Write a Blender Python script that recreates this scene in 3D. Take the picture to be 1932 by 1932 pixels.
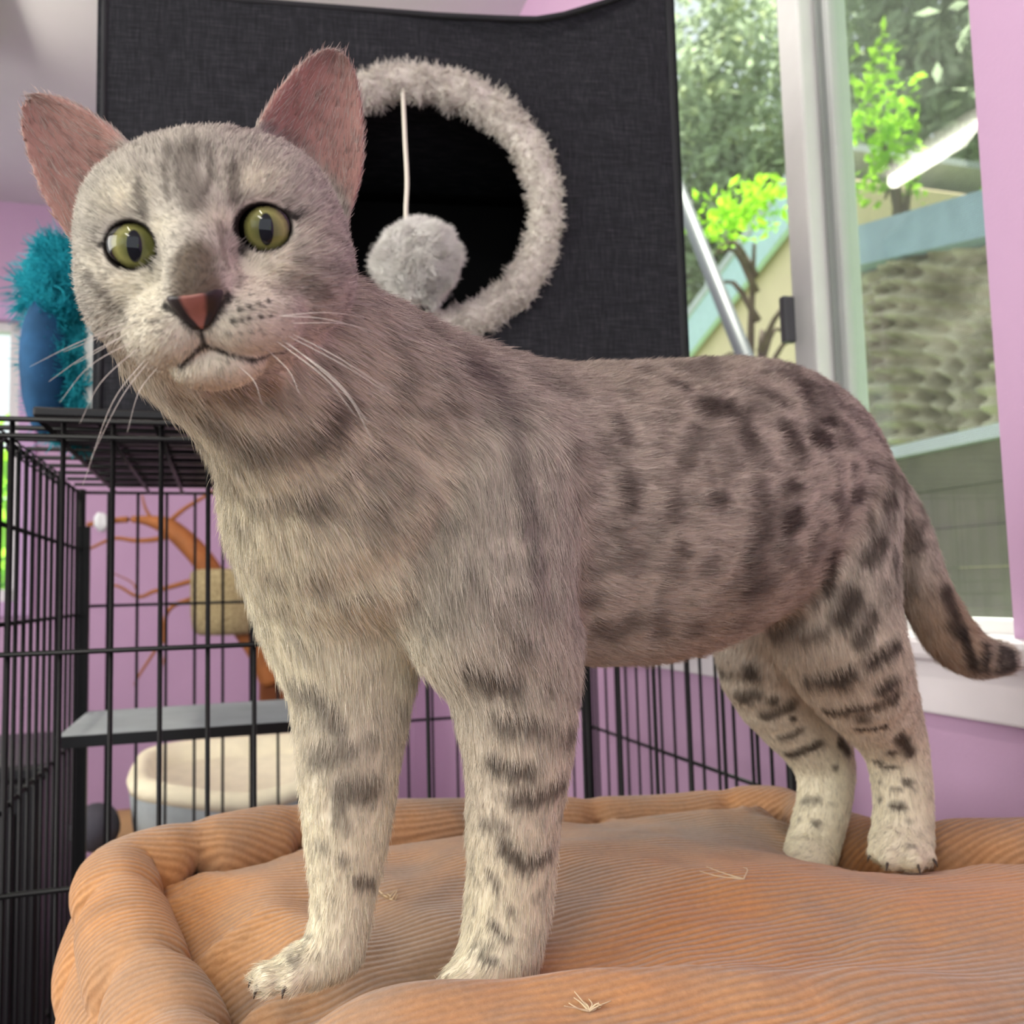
import bpy, bmesh, math, random
import numpy as np
from mathutils import Vector, Matrix
from mathutils.bvhtree import BVHTree

SC = bpy.context.scene
COL = SC.collection
for o in list(bpy.data.objects):
    bpy.data.objects.remove(o)
random.seed(7)
RNG = np.random.default_rng(11)

# ---------------------------------------------------------------- camera
FPX = 1700.0                       # focal length in pixels of the 1932 px frame
CAM = np.array([0.0, 0.0, 1.10])
_p, _r = math.radians(4.84), math.radians(1.5)
FWD = np.array([0, math.cos(_p), math.sin(_p)])
_R0 = np.array([1.0, 0, 0]); _U0 = np.cross(_R0, FWD)
RGT = _R0 * math.cos(_r) - _U0 * math.sin(_r)
UPV = _U0 * math.cos(_r) + _R0 * math.sin(_r)
cd = bpy.data.cameras.new('camera')
cam = bpy.data.objects.new('camera', cd)
COL.objects.link(cam)
cam.matrix_world = Matrix(((RGT[0], UPV[0], -FWD[0], CAM[0]), (RGT[1], UPV[1], -FWD[1], CAM[1]),
                           (RGT[2], UPV[2], -FWD[2], CAM[2]), (0, 0, 0, 1)))
cd.sensor_width = 36.0
cd.sensor_fit = 'HORIZONTAL'
cd.lens = 36.0 * FPX / 1932.0
cd.clip_start = 0.02
cd.clip_end = 200
cd.dof.use_dof = True
cd.dof.focus_distance = 0.40
cd.dof.aperture_fstop = 13.0
SC.camera = cam


def P(px, py, D):
    """a point along the ray of a pixel, D metres in front of the camera plane"""
    return CAM + D * ((px - 966) / FPX * RGT - (py - 966) / FPX * UPV + FWD)


def proj(q):
    d = np.asarray(q) - CAM
    z = d @ FWD
    return np.stack([966 + FPX * (d @ RGT) / z, 966 - FPX * (d @ UPV) / z, z], -1)


def hit(px, py, n, w):
    """where the ray of a pixel meets the plane n.x = w"""
    v = P(px, py, 1.0) - CAM
    t = (w - CAM @ n) / (v @ n)
    return CAM + t * v


# ---------------------------------------------------------------- world, sun, exposure
W = bpy.data.worlds.new('world')
SC.world = W
W.use_nodes = True
nt = W.node_tree
bg = nt.nodes['Background']
bg.inputs['Color'].default_value = (0.90, 0.95, 1.0, 1)
bg.inputs['Strength'].default_value = 0.95
sd = bpy.data.lights.new('sun', 'SUN')
sun = bpy.data.objects.new('sun', sd)
COL.objects.link(sun)
sd.energy = 12.0
sd.angle = math.radians(1.5)
sd.color = (1.0, 0.95, 0.85)
_d = Vector((-0.10, -0.26, -0.96))     # high sun over the garden, coming towards the window
sun.rotation_euler = _d.to_track_quat('-Z', 'Y').to_euler()
al = bpy.data.lights.new('added_left_daylight', 'AREA')       # added unseen lamp, strengthens the daylight from the left windows
al.shape = 'RECTANGLE'; al.size = 1.8; al.size_y = 1.3; al.energy = 34; al.color = (1.0, 0.96, 0.86)
alo = bpy.data.objects.new('added_left_daylight', al); COL.objects.link(alo)
alo.location = (-2.3, -0.35, 1.65)
alo.rotation_euler = Vector((2.3, 0.75, -0.55)).to_track_quat('-Z', 'Y').to_euler()
vs = SC.view_settings
vs.view_transform = 'Standard'
vs.look = 'None'
vs.gamma = 1.0
vs.use_curve_mapping = False
vs.exposure = 0.55
try:
    SC.cycles.max_bounces = 6
    SC.cycles.diffuse_bounces = 3
    SC.cycles.glossy_bounces = 3
    SC.cycles.transparent_max_bounces = 12
except AttributeError:
    pass


# ---------------------------------------------------------------- helpers
def s2l(c):
    return tuple(((v / 255) / 12.92 if v / 255 <= 0.04045 else ((v / 255 + 0.055) / 1.055) ** 2.4) for v in c)


class NT:
    """small wrapper for writing node materials"""
    def __init__(self, name):
        self.m = bpy.data.materials.new(name)
        self.m.use_nodes = True
        self.t = self.m.node_tree
        self.b = self.t.nodes['Principled BSDF']
        self.out = self.t.nodes['Material Output']

    def n(self, typ, **kw):
        nd = self.t.nodes.new(typ)
        for k, v in kw.items():
            if k.startswith('i_'):
                key = k[2:].replace('_', ' ')
                nd.inputs[key].default_value = v
            else:
                setattr(nd, k, v)
        return nd

    def l(self, a, b):
        self.t.links.new(a, b)

    def ramp(self, fac, stops):
        r = self.n('ShaderNodeValToRGB')
        el = r.color_ramp.elements
        while len(el) < len(stops):
            el.new(0.5)
        for e, (p, c) in zip(el, stops):
            e.position = p
            e.color = tuple(c) + (1,)
        self.l(fac, r.inputs[0])
        return r.outputs[0]

    def coord(self, kind='Object', scale=(1, 1, 1), rot=(0, 0, 0)):
        c = self.n('ShaderNodeTexCoord')
        mp = self.n('ShaderNodeMapping')
        mp.inputs['Scale'].default_value = scale
        mp.inputs['Rotation'].default_value = rot
        self.l(c.outputs[kind], mp.inputs[0])
        return mp.outputs[0]

    def noise(self, vec, scale, detail=3, rough=0.55):
        nd = self.n('ShaderNodeTexNoise', i_Scale=scale, i_Detail=detail, i_Roughness=rough)
        if vec is not None:
            self.l(vec, nd.inputs['Vector'])
        return nd.outputs['Fac']

    def bump(self, h, strength, dist):
        b = self.n('ShaderNodeBump', i_Strength=strength, i_Distance=dist)
        self.l(h, b.inputs['Height'])
        self.l(b.outputs[0], self.b.inputs['Normal'])

    def set(self, **kw):
        for k, v in kw.items():
            self.b.inputs[k.replace('_', ' ')].default_value = v
        return self


def plain(name, rgb, rough=0.6, metal=0.0, var=0.08, scale=20, bump=0.0, spec=0.3):
    """procedural material: a colour with soft noise variation"""
    m = NT(name)
    c = np.array(s2l(rgb))
    v = m.coord('Object')
    f = m.noise(v, scale)
    m.l(m.ramp(f, [(0.3, tuple(c * (1 - var))), (0.7, tuple(np.minimum(c * (1 + var), 1)))]), m.b.inputs['Base Color'])
    m.set(Roughness=rough, Metallic=metal)
    m.b.inputs['Specular IOR Level'].default_value = spec
    if bump:
        m.bump(f, 0.6, bump)
    return m.m


def tag(o, label=None, cat=None, group=None, kind=None):
    if label: o['label'] = label
    if cat: o['category'] = cat
    if group: o['group'] = group
    if kind: o['kind'] = kind
    return o


def empty(name, loc, label=None, cat=None, group=None, rz=0.0):
    o = bpy.data.objects.new(name, None)
    COL.objects.link(o)
    o.location = tuple(loc)
    o.rotation_euler = (0, 0, rz)
    o.empty_display_size = 0.05
    return tag(o, label, cat, group)


def link(name, me, mat=None, parent=None, smooth=False, world=True):
    """link a mesh; coordinates are world coordinates unless world=False"""
    o = bpy.data.objects.new(name, me)
    COL.objects.link(o)
    if mat is not None:
        me.materials.append(mat)
    if smooth:
        me.shade_smooth()
    if parent is not None:
        o.parent = parent
        if world:
            lw = Matrix.LocRotScale(parent.location, parent.rotation_euler, parent.scale)
            if parent.parent is not None:
                q = parent.parent
                lw = Matrix.LocRotScale(q.location, q.rotation_euler, q.scale) @ parent.matrix_parent_inverse @ lw
            o.matrix_parent_inverse = lw.inverted()
    return o


def mesh(name, V, F):
    me = bpy.data.meshes.new(name)
    me.from_pydata([tuple(map(float, v)) for v in V], [], F)
    me.update()
    return me


class MB:
    """collects simple shapes into one mesh"""
    def __init__(self):
        self.v, self.f = [], []

    def add(self, V, F):
        b = len(self.v)
        self.v += [tuple(map(float, q)) for q in V]
        self.f += [tuple(b + i for i in f) for f in F]
        return self

    def box(self, c, ax, ay, az, hx, hy, hz):
        c, ax, ay, az = map(np.asarray, (c, ax, ay, az))
        V = [c + sx * hx * ax + sy * hy * ay + sz * hz * az for sx in (-1, 1) for sy in (-1, 1) for sz in (-1, 1)]
        return self.add(V, [(0, 1, 3, 2), (4, 6, 7, 5), (0, 4, 5, 1), (2, 3, 7, 6), (0, 2, 6, 4), (1, 5, 7, 3)])

    def tube(self, pts, rad, seg=8, cap=True):
        pts = [np.asarray(p, float) for p in pts]
        rad = [rad] * len(pts) if np.isscalar(rad) else rad
        V, F = [], []
        t0 = pts[1] - pts[0]
        ref = np.array([0, 0, 1.0]) if abs(t0[2]) < 0.9 * np.linalg.norm(t0) else np.array([1.0, 0, 0])
        for i, p in enumerate(pts):
            t = pts[min(i + 1, len(pts) - 1)] - pts[max(i - 1, 0)]
            t = t / (np.linalg.norm(t) + 1e-12)
            a = np.cross(t, ref); a /= np.linalg.norm(a) + 1e-12
            b = np.cross(t, a)
            ref = -np.cross(t, a) if False else ref
            for k in range(seg):
                w = 2 * math.pi * k / seg
                V.append(p + rad[i] * (math.cos(w) * a + math.sin(w) * b))
        for i in range(len(pts) - 1):
            for k in range(seg):
                k2 = (k + 1) % seg
                F.append((i * seg + k, i * seg + k2, (i + 1) * seg + k2, (i + 1) * seg + k))
        if cap:
            F.append(tuple(range(seg))[::-1])
            F.append(tuple((len(pts) - 1) * seg + k for k in range(seg)))
        return self.add(V, F)

    def build(self, name, mat, parent=None, smooth=False, bevel=0.0, world=True):
        me = mesh(name, self.v, self.f)
        bm = bmesh.new(); bm.from_mesh(me)
        bmesh.ops.recalc_face_normals(bm, faces=bm.faces)
        bm.to_mesh(me); bm.free()
        o = link(name, me, mat, parent, smooth, world)
        if bevel:
            b = o.modifiers.new('bevel', 'BEVEL'); b.width = bevel; b.segments = 2; b.limit_method = 'ANGLE'
        return o


def catmull(pts, n):
    pts = np.asarray(pts, float)
    q = np.vstack([2 * pts[0] - pts[1], pts, 2 * pts[-1] - pts[-2]])
    out = []
    for i in range(len(pts) - 1):
        p0, p1, p2, p3 = q[i:i + 4]
        for t in np.linspace(0, 1, n, endpoint=False):
            out.append(0.5 * ((2 * p1) + (-p0 + p2) * t + (2 * p0 - 5 * p1 + 4 * p2 - p3) * t * t + (-p0 + 3 * p1 - 3 * p2 + p3) * t ** 3))
    out.append(pts[-1])
    return np.array(out)


def vnoise(q, seed=0):
    """smooth value noise in -1..1 at points q (N,3), period-free lattice hash"""
    q = np.asarray(q, float)
    i = np.floor(q).astype(np.int64); f = q - i
    f = f * f * (3 - 2 * f)
    r = np.zeros(len(q))
    for dx in (0, 1):
        for dy in (0, 1):
            for dz in (0, 1):
                h = (i[:, 0] + dx) * 374761393 + (i[:, 1] + dy) * 668265263 + (i[:, 2] + dz) * 2147483647 + seed * 974634777
                h = (h ^ (h >> 13)) * 1274126177
                h = (h ^ (h >> 16)) & 0xffffff
                w = (f[:, 0] if dx else 1 - f[:, 0]) * (f[:, 1] if dy else 1 - f[:, 1]) * (f[:, 2] if dz else 1 - f[:, 2])
                r += w * (h / 0xffffff * 2 - 1)
    return r


def sample_mesh(V, F, n, rng, weight=None):
    """n random points on triangles F of V: positions, normals, face index, barycentrics"""
    a, b, c = V[F[:, 0]], V[F[:, 1]], V[F[:, 2]]
    cr = np.cross(b - a, c - a)
    ar = np.linalg.norm(cr, axis=1)
    w = ar if weight is None else ar * weight
    idx = rng.choice(len(F), n, p=w / w.sum())
    u, v = rng.random(n), rng.random(n)
    s = u + v > 1
    u[s], v[s] = 1 - u[s], 1 - v[s]
    bc = np.stack([1 - u - v, u, v], 1)
    pos = (V[F[idx]] * bc[:, :, None]).sum(1)
    return pos, idx, bc


def hair_object(name, pts, rad, col, mat, parent):
    """pts (N,K,3) strands, rad (N,K) radii, col (N,K,3) linear colours"""
    N, K, _ = pts.shape
    hc = bpy.data.hair_curves.new(name)
    hc.add_curves([K] * N)
    hc.attributes['position'].data.foreach_set('vector', pts.reshape(-1).astype(np.float32))
    ra = hc.attributes.get('radius') or hc.attributes.new('radius', 'FLOAT', 'POINT')
    ra.data.foreach_set('value', rad.reshape(-1).astype(np.float32))
    ca = hc.attributes.new('coat', 'FLOAT_COLOR', 'POINT')
    c4 = np.ones((N * K, 4), np.float32)
    c4[:, :3] = col.reshape(-1, 3)
    ca.data.foreach_set('color', c4.reshape(-1))
    o = bpy.data.objects.new(name, hc)
    COL.objects.link(o)
    hc.materials.append(mat)
    if parent is not None:
        o.parent = parent
        lw = Matrix.LocRotScale(parent.location, parent.rotation_euler, parent.scale)
        if parent.parent is not None:
            q = parent.parent
            lw = Matrix.LocRotScale(q.location, q.rotation_euler, q.scale) @ parent.matrix_parent_inverse @ lw
        o.matrix_parent_inverse = lw.inverted()
    return o


def fur_mat(name, rough=0.6, spec=0.25, attr='coat', sss=0.0):
    m = NT(name)
    a = m.n('ShaderNodeAttribute', attribute_name=attr)
    m.l(a.outputs['Color'], m.b.inputs['Base Color'])
    m.set(Roughness=rough)
    m.b.inputs['Specular IOR Level'].default_value = spec
    return m.m


def unit(v):
    v = np.asarray(v, float)
    return v / (np.linalg.norm(v, axis=-1, keepdims=True) + 1e-12)
# ================================================================ the room
AD = np.array([-0.3058, 0.9521, 0.0])             # along the window wall, away from the viewer
AN = np.array([0.9521, 0.3058, 0.0])              # square to it, towards the window
AZ = np.array([0, 0, 1.0])
WN = 0.66                                         # window wall
FARS = 3.30                                       # far wall
CEIL = 2.44


def Q(n, s, z):
    return n * AN + s * AD + np.array([0, 0, z])


def rbox(mb, n0, n1, s0, s1, z0, z1):
    return mb.box(Q((n0 + n1) / 2, (s0 + s1) / 2, (z0 + z1) / 2), AN, AD, AZ, abs(n1 - n0) / 2, abs(s1 - s0) / 2, abs(z1 - z0) / 2)


def wall_paint(name, rgb):
    m = NT(name)
    v = m.coord('Object')
    f = m.noise(v, 3, 4)
    c = np.array(s2l(rgb))
    m.l(m.ramp(f, [(.35, tuple(c * .96)), (.65, tuple(np.minimum(c * 1.03, 1)))]), m.b.inputs['Base Color'])
    m.set(Roughness=.62)
    m.b.inputs['Specular IOR Level'].default_value = .25
    m.bump(m.noise(v, 180, 3), .25, .0015)
    return m.m


M_LAV = wall_paint('lavender_paint', (202, 166, 198))
M_CEIL = wall_paint('ceiling_paint', (226, 224, 226))
M_WHITE = plain('white_vinyl', (232, 232, 230), .4, var=.03, spec=.4)
M_SILL = plain('white_sill_paint', (238, 232, 236), .35, var=.06, scale=9, spec=.5)
M_FLOOR = plain('grey_floor_vinyl', (104, 98, 100), .5, var=.15, scale=4)
S0, S1, Z0, Z1 = .625, 1.75, 1.045, 2.16

b = MB(); rbox(b, -2.4, WN + .10, -3.0, FARS + .10, -.06, 0.0)
tag(b.build('floor', M_FLOOR), kind='structure')
b = MB(); rbox(b, -2.4, WN + .10, -3.0, FARS + .10, CEIL, CEIL + .06)
tag(b.build('ceiling', M_CEIL), kind='structure')
b = MB()
rbox(b, WN, WN + .10, -3.0, S0, 0, CEIL); rbox(b, WN, WN + .10, S1, FARS, 0, CEIL)
rbox(b, WN, WN + .10, S0, S1, 0, Z0 - .02); rbox(b, WN, WN + .10, S0, S1, Z1, CEIL)
tag(b.build('wall_right', M_LAV), kind='structure')
b = MB()
W0, W1, V0, V1 = -1.55, -.645, 1.10, 2.03          # far window
rbox(b, -2.4, W0, FARS, FARS + .10, 0, CEIL); rbox(b, W1, WN + .1, FARS, FARS + .10, 0, CEIL)
rbox(b, W0, W1, FARS, FARS + .10, 0, V0); rbox(b, W0, W1, FARS, FARS + .10, V1, CEIL)
tag(b.build('wall_back', M_LAV), kind='structure')

# wall on the left, nearly all window
b = MB()
LN = -2.4
rbox(b, LN - .1, LN, -3.0, FARS + .1, 0, .85); rbox(b, LN - .1, LN, -3.0, FARS + .1, 2.2, CEIL)
for a, c in ((-3.0, -2.7), (2.3, FARS + .1)):
    rbox(b, LN - .1, LN, a, c, .85, 2.2)
tag(b.build('wall_left', M_LAV), kind='structure')
w3 = tag(empty('window_3', Q(LN, -.2, .85)), kind='structure')
for a in (-2.7, -1.45, -.2, 1.05, 2.25):
    b = MB(); rbox(b, LN - .07, LN - .02, a, a + .05, .85, 2.2); b.build('mullion', M_WHITE, w3)
for z in (.85, 2.15):
    b = MB(); rbox(b, LN - .07, LN - .02, -2.7, 2.3, z, z + .05); b.build('rail', M_WHITE, w3)

# ---- window by the cat
M_GLASS = NT('window_glass')
g = M_GLASS
tr = g.n('ShaderNodeBsdfTransparent'); tr.inputs[0].default_value = (.93, .97, .95, 1)
gl = g.n('ShaderNodeBsdfGlossy'); gl.inputs['Roughness'].default_value = .01
lw_ = g.n('ShaderNodeLayerWeight', i_Blend=.5)
pw = g.n('ShaderNodeMath', operation='POWER'); g.l(lw_.outputs['Facing'], pw.inputs[0]); pw.inputs[1].default_value = 5
fr = g.n('ShaderNodeMath', operation='MULTIPLY_ADD'); g.l(pw.outputs[0], fr.inputs[0]); fr.inputs[1].default_value = .95; fr.inputs[2].default_value = .04
ms = g.n('ShaderNodeMixShader'); g.l(fr.outputs[0], ms.inputs[0]); g.l(tr.outputs[0], ms.inputs[1]); g.l(gl.outputs[0], ms.inputs[2])
g.l(ms.outputs[0], g.out.inputs[0])
M_GLASS = g.m

g = NT('insect_screen')
v = g.coord('UV')
sx = g.n('ShaderNodeSeparateXYZ'); g.l(v, sx.inputs[0])


def saw(g, val, per):
    a = g.n('ShaderNodeMath', operation='MODULO'); g.l(val, a.inputs[0]); a.inputs[1].default_value = per
    c = g.n('ShaderNodeMath', operation='LESS_THAN'); g.l(a.outputs[0], c.inputs[0]); c.inputs[1].default_value = per * .20
    return c.outputs[0]


mxm = g.n('ShaderNodeMath', operation='MAXIMUM'); g.l(saw(g, sx.outputs[0], .0024), mxm.inputs[0]); g.l(saw(g, sx.outputs[1], .0024), mxm.inputs[1])
tr = g.n('ShaderNodeBsdfTransparent')
df = g.n('ShaderNodeBsdfDiffuse'); df.inputs[0].default_value = (.22, .22, .21, 1)
ms = g.n('ShaderNodeMixShader'); g.l(mxm.outputs[0], ms.inputs[0]); g.l(tr.outputs[0], ms.inputs[1]); g.l(df.outputs[0], ms.inputs[2])
g.l(ms.outputs[0], g.out.inputs[0])
M_SCREEN = g.m

win = tag(empty('window_1', Q(WN, (S0 + S1) / 2, Z0)), kind='structure')
b = MB()
e = .012
rbox(b, WN + .035, WN + .095, S0, S0 + e * .5, Z0, Z1); rbox(b, WN + .035, WN + .095, S1 - e, S1, Z0, Z1)
rbox(b, WN + .035, WN + .095, S0, S1, Z0, Z0 + e); rbox(b, WN + .035, WN + .095, S0, S1, Z1 - e, Z1)
b.build('frame', M_WHITE, win)
b = MB(); rbox(b, WN + .028, WN + .075, .912, .957, Z0 + e, Z1 - e)
b.build('mullion', M_WHITE, win, bevel=.004)
b = MB(); rbox(b, WN + .058, WN + .086, .893, .914, Z0 + e, Z1 - e)
b.build('sash_stile', plain('grey_vinyl', (196, 200, 198), .45, var=.03), win, bevel=.003)
b = MB(); rbox(b, WN + .050, WN + .060, .904, .909, Z0 + e, Z1 - e)
b.build('sash_groove', plain('grey_gasket', (150, 154, 152), .5, var=.03), win)
b = MB(); rbox(b, WN + .012, WN + .030, .950, .962, 1.40, 1.46)
b.build('latch', plain('dark_latch', (92, 92, 96), .4, var=.05), win, bevel=.003)
b = MB(); rbox(b, WN + .066, WN + .070, .955, S1 - e, Z0 + e, Z1 - e)
b.build('pane', M_GLASS, win)
b = MB(); rbox(b, WN + .066, WN + .070, S0 + .005, .895, Z0 + e, Z1 - e)
b.build('pane', M_GLASS, win)
V = [Q(WN + .092, S0, Z0), Q(WN + .092, .905, Z0), Q(WN + .092, .905, Z1), Q(WN + .092, S0, Z1)]
me = mesh('insect_screen', V, [(0, 1, 2, 3)])
uv = me.uv_layers.new(name='UVMap')
for i_, (a, c) in enumerate(((0, 0), (.26, 0), (.26, Z1 - Z0), (0, Z1 - Z0))):
    uv.data[i_].uv = (a + 1, c + 1)
link('insect_screen', me, M_SCREEN, win)
b = MB(); rbox(b, WN - .035, WN + .10, S0 - .10, S1 + .08, Z0 - .022, Z0)
tag(b.build('trim_1', M_SILL, bevel=.006), kind='structure')
b = MB(); rbox(b, WN - .016, WN + .001, S0 - .10, S1 + .08, Z0 - .075, Z0 - .021)
tag(b.build('trim_2', M_SILL, bevel=.003), kind='structure')

# ---- far window
w2 = tag(empty('window_2', Q((W0 + W1) / 2, FARS, V0)), kind='structure')
b = MB()
for a in ((W0, W0 + .04, V0, V1), (W1 - .035, W1, V0, V1), (W0, W1, V0, V0 + .04), (W0, W1, V1 - .03, V1), (-1.12, -1.08, V0, V1)):
    rbox(b, a[0], a[1], FARS + .02, FARS + .07, a[2], a[3])
b.build('frame', M_WHITE, w2)
b = MB(); rbox(b, W0, W1, FARS + .044, FARS + .048, V0, V1)
b.build('pane', M_GLASS, w2)
b = MB()
for a in ((W1, W1 + .05, V0 - .05, V1 + .06), (W0 - .05, W0, V0 - .05, V1 + .06), (W0, W1, V1, V1 + .06), (W0, W1, V0 - .05, V0)):
    rbox(b, a[0], a[1], FARS - .018, FARS, a[2], a[3])
tag(b.build('trim_3', plain('lavender_trim', (208, 172, 214), .5, var=.03), bevel=.003), kind='structure')

# ---- ceiling strip lights (the nearer end of one shows mirrored in the window pane)
M_TUBE = NT('lit_tube')
M_TUBE.b.inputs['Emission Color'].default_value = (1, .93, .80, 1)
M_TUBE.b.inputs['Emission Strength'].default_value = 26
M_TUBE = M_TUBE.m
M_PANEL = NT('lit_diffuser')
M_PANEL.b.inputs['Emission Color'].default_value = (1, .95, .86, 1)
M_PANEL.b.inputs['Emission Strength'].default_value = 14
M_PANEL = M_PANEL.m


def strip_light(n, s, L, z, label, wide=0.0):
    t = empty('strip_light', Q(n, s, CEIL), label, 'ceiling light', 'strip lights on the ceiling')
    b = MB(); rbox(b, n - .075, n + .075, s - L / 2, s + L / 2, z + .022, CEIL)
    b.build('housing', M_WHITE, t, bevel=.004)
    b = MB()
    if wide:
        rbox(b, n - wide, n + wide, s - L / 2 + .01, s + L / 2 - .01, z - .02, z + .022)
        b.build('diffuser', M_PANEL, t, bevel=.006)
        return
    b.tube([Q(n, s - L / 2 + .02, z), Q(n, s + L / 2 - .02, z)], .02, 12)
    b.build('tube', M_TUBE, t, smooth=True)
    for e_ in (-1, 1):
        b = MB(); rbox(b, n - .02, n + .02, s + e_ * (L / 2 - .015) - .012, s + e_ * (L / 2 - .015) + .012, z - .022, z + .04)
        b.build('end_cap', M_WHITE, t)


WG = WN + .066
h1 = hit(1672, 350, AZ, CEIL - .07)
n1, s1_ = 2 * WG - h1 @ AN, h1 @ AD
strip_light(n1, s1_ - .6, 1.2, CEIL - .07, 'long ceiling strip light opposite the window')
strip_light(-.55, -.35, 1.2, CEIL - .07, 'middle one of three strip lights in a row on the ceiling')
strip_light(-1.2, -1.85, 1.2, CEIL - .07, 'added wide panel light on the ceiling behind the two strip lights', .11)  # unseen lamp, placed and widened to put glints in the eyes

# ---- outside
M_GRASS = plain('lawn', (120, 150, 70), .9, var=.3, scale=3)
b = MB(); b.box(Q(9, 4, -.04), AN, AD, AZ, 8.2, 12, .03)
tag(b.build('ground', M_GRASS), kind='structure')


def leaf_mat(name, rgb):
    m = NT(name)
    oi = m.n('ShaderNodeObjectInfo')
    v = m.coord('Object')
    f = m.noise(v, 2.2, 2)
    c = np.array(s2l(rgb))
    col = m.ramp(f, [(.3, tuple(c * .6)), (.55, tuple(c)), (.75, tuple(np.minimum(c * np.array([1.5, 1.35, 1.1]), 1)))])
    d = m.n('ShaderNodeBsdfDiffuse'); t = m.n('ShaderNodeBsdfTranslucent')
    m.l(col, d.inputs[0]); m.l(col, t.inputs[0])
    ms = m.n('ShaderNodeMixShader', i_Fac=.55)
    m.l(d.outputs[0], ms.inputs[1]); m.l(t.outputs[0], ms.inputs[2])
    m.l(ms.outputs[0], m.out.inputs[0])
    return m.m


M_BARK = plain('bark', (92, 78, 64), .9, var=.25, scale=12, bump=.01)
L_DARK, L_MID, L_LIME = leaf_mat('leaf_dark', (186, 200, 170)), leaf_mat('leaf_mid', (150, 176, 112)), leaf_mat('leaf_lime', (168, 220, 60))


def tree(base, h, crown, rad, nleaf, size, mat, label, seed, name='garden_tree', trunk=True):
    rg = np.random.default_rng(seed)
    base = np.asarray(base, float)
    t = empty(name, base, label, 'tree' if trunk else 'shrub', 'greenery outside the window')
    top = base + np.array([0, 0, h])
    if trunk:
        b = MB()
        pts = catmull([base, base + [.06, .02, h * .35], base + [-.05, .05, h * .7], top], 4)
        b.tube(pts, list(np.linspace(.035 * h ** .6, .012, len(pts))), 8)
        b.build('trunk', M_BARK, t, smooth=True)
        for k in range(9):
            b = MB()
            a = rg.random() * 6.28; z = h * (.45 + .5 * rg.random())
            o = base + [0, 0, z]
            e_ = o + np.array([math.cos(a) * rad[0] * .8, math.sin(a) * rad[1] * .8, .2 + rad[2] * .5 * rg.random()])
            b.tube(catmull([o, (o + e_) / 2 + [0, 0, .15], e_], 3), list(np.linspace(.012 * h ** .6, .006, 7)), 6)
            b.build('branch', M_BARK, t, smooth=True)
    else:
        b = MB(); b.tube([base, np.asarray(crown) + [.03, .02, 0]], [.03, .012], 7); b.build('stem', M_BARK, t, smooth=True)
    # leaf clumps
    ncl = 70
    cl = rg.normal(size=(ncl, 3)); cl = cl / np.linalg.norm(cl, axis=1)[:, None] * (rg.random((ncl, 1)) ** .4)
    cl = np.asarray(crown) + cl * np.asarray(rad)
    p_ = cl[rg.integers(0, ncl, nleaf)] + rg.normal(size=(nleaf, 3)) * np.asarray(rad) * .13
    nrm = unit(rg.normal(size=(nleaf, 3)) + [0, 0, .6]); ax = unit(np.cross(nrm, rg.normal(size=(nleaf, 3)))); ay = np.cross(nrm, ax)
    sz = size * (.6 + .8 * rg.random(nleaf))[:, None]
    V = np.stack([p_ - ax * sz, p_ + ay * sz * .45 + nrm * sz * .12, p_ + ax * sz, p_ - ay * sz * .45 + nrm * sz * .12], 1).reshape(-1, 3)
    me = bpy.data.meshes.new('foliage')
    me.from_pydata(V.tolist(), [], np.arange(nleaf * 4).reshape(-1, 4).tolist())
    o = link('foliage', me, mat, t)
    o['kind'] = 'stuff'
    return t


tree(Q(7.6, 12.4, 0), 8.9, Q(7.6, 12.4, 7.9), (2.3, 1.9, 3.0), 16000, .10, L_DARK, 'tall pale grey-green tree behind the gable of the tan house', 1)
tree(Q(8.4, 8.0, 0), 8.6, Q(8.4, 8.0, 7.6), (2.2, 1.4, 3.2), 15000, .10, L_DARK, 'tall grey-green tree rising behind the window mullion', 2)
tree(Q(8.0, 4.9, 0), 7.4, Q(8.0, 4.9, 6.4), (2.0, 1.3, 3.0), 14000, .095, L_DARK, 'broad grey-green tree behind the wavy netting', 3)
tree(Q(3.3, 4.95, 0), 3.3, Q(3.2, 4.95, 3.50), (.36, .42, .13), 420, .038, L_LIME, 'young tree with lime green sprays before the tan house', 4)
tree(Q(3.4, 3.75, 0), 3.3, Q(3.3, 3.72, 3.45), (.20, .16, .50), 420, .036, L_LIME, 'slim tree with bright green leaves seen through the screen', 5)
tree(Q(3.9, 3.0, 0), 3.0, Q(3.9, 3.35, 3.05), (.22, .24, .30), 420, .036, L_LIME, 'bright green bushy tree beside the window jamb', 6)
tree(Q(-1.4, FARS + 1.7, 0), .5, Q(-1.3, FARS + 1.9, 1.5), (.9, .7, 1.0), 3000, .07, L_LIME, 'bright bush outside the far window', 7, 'garden_bush', False)
tree(Q(2.5, 3.85, 0), .5, Q(2.55, 3.9, 1.55), (.35, .40, .55), 900, .05, L_LIME, 'sunny green bush beside the pale rail', 8, 'garden_bush', False)

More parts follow.
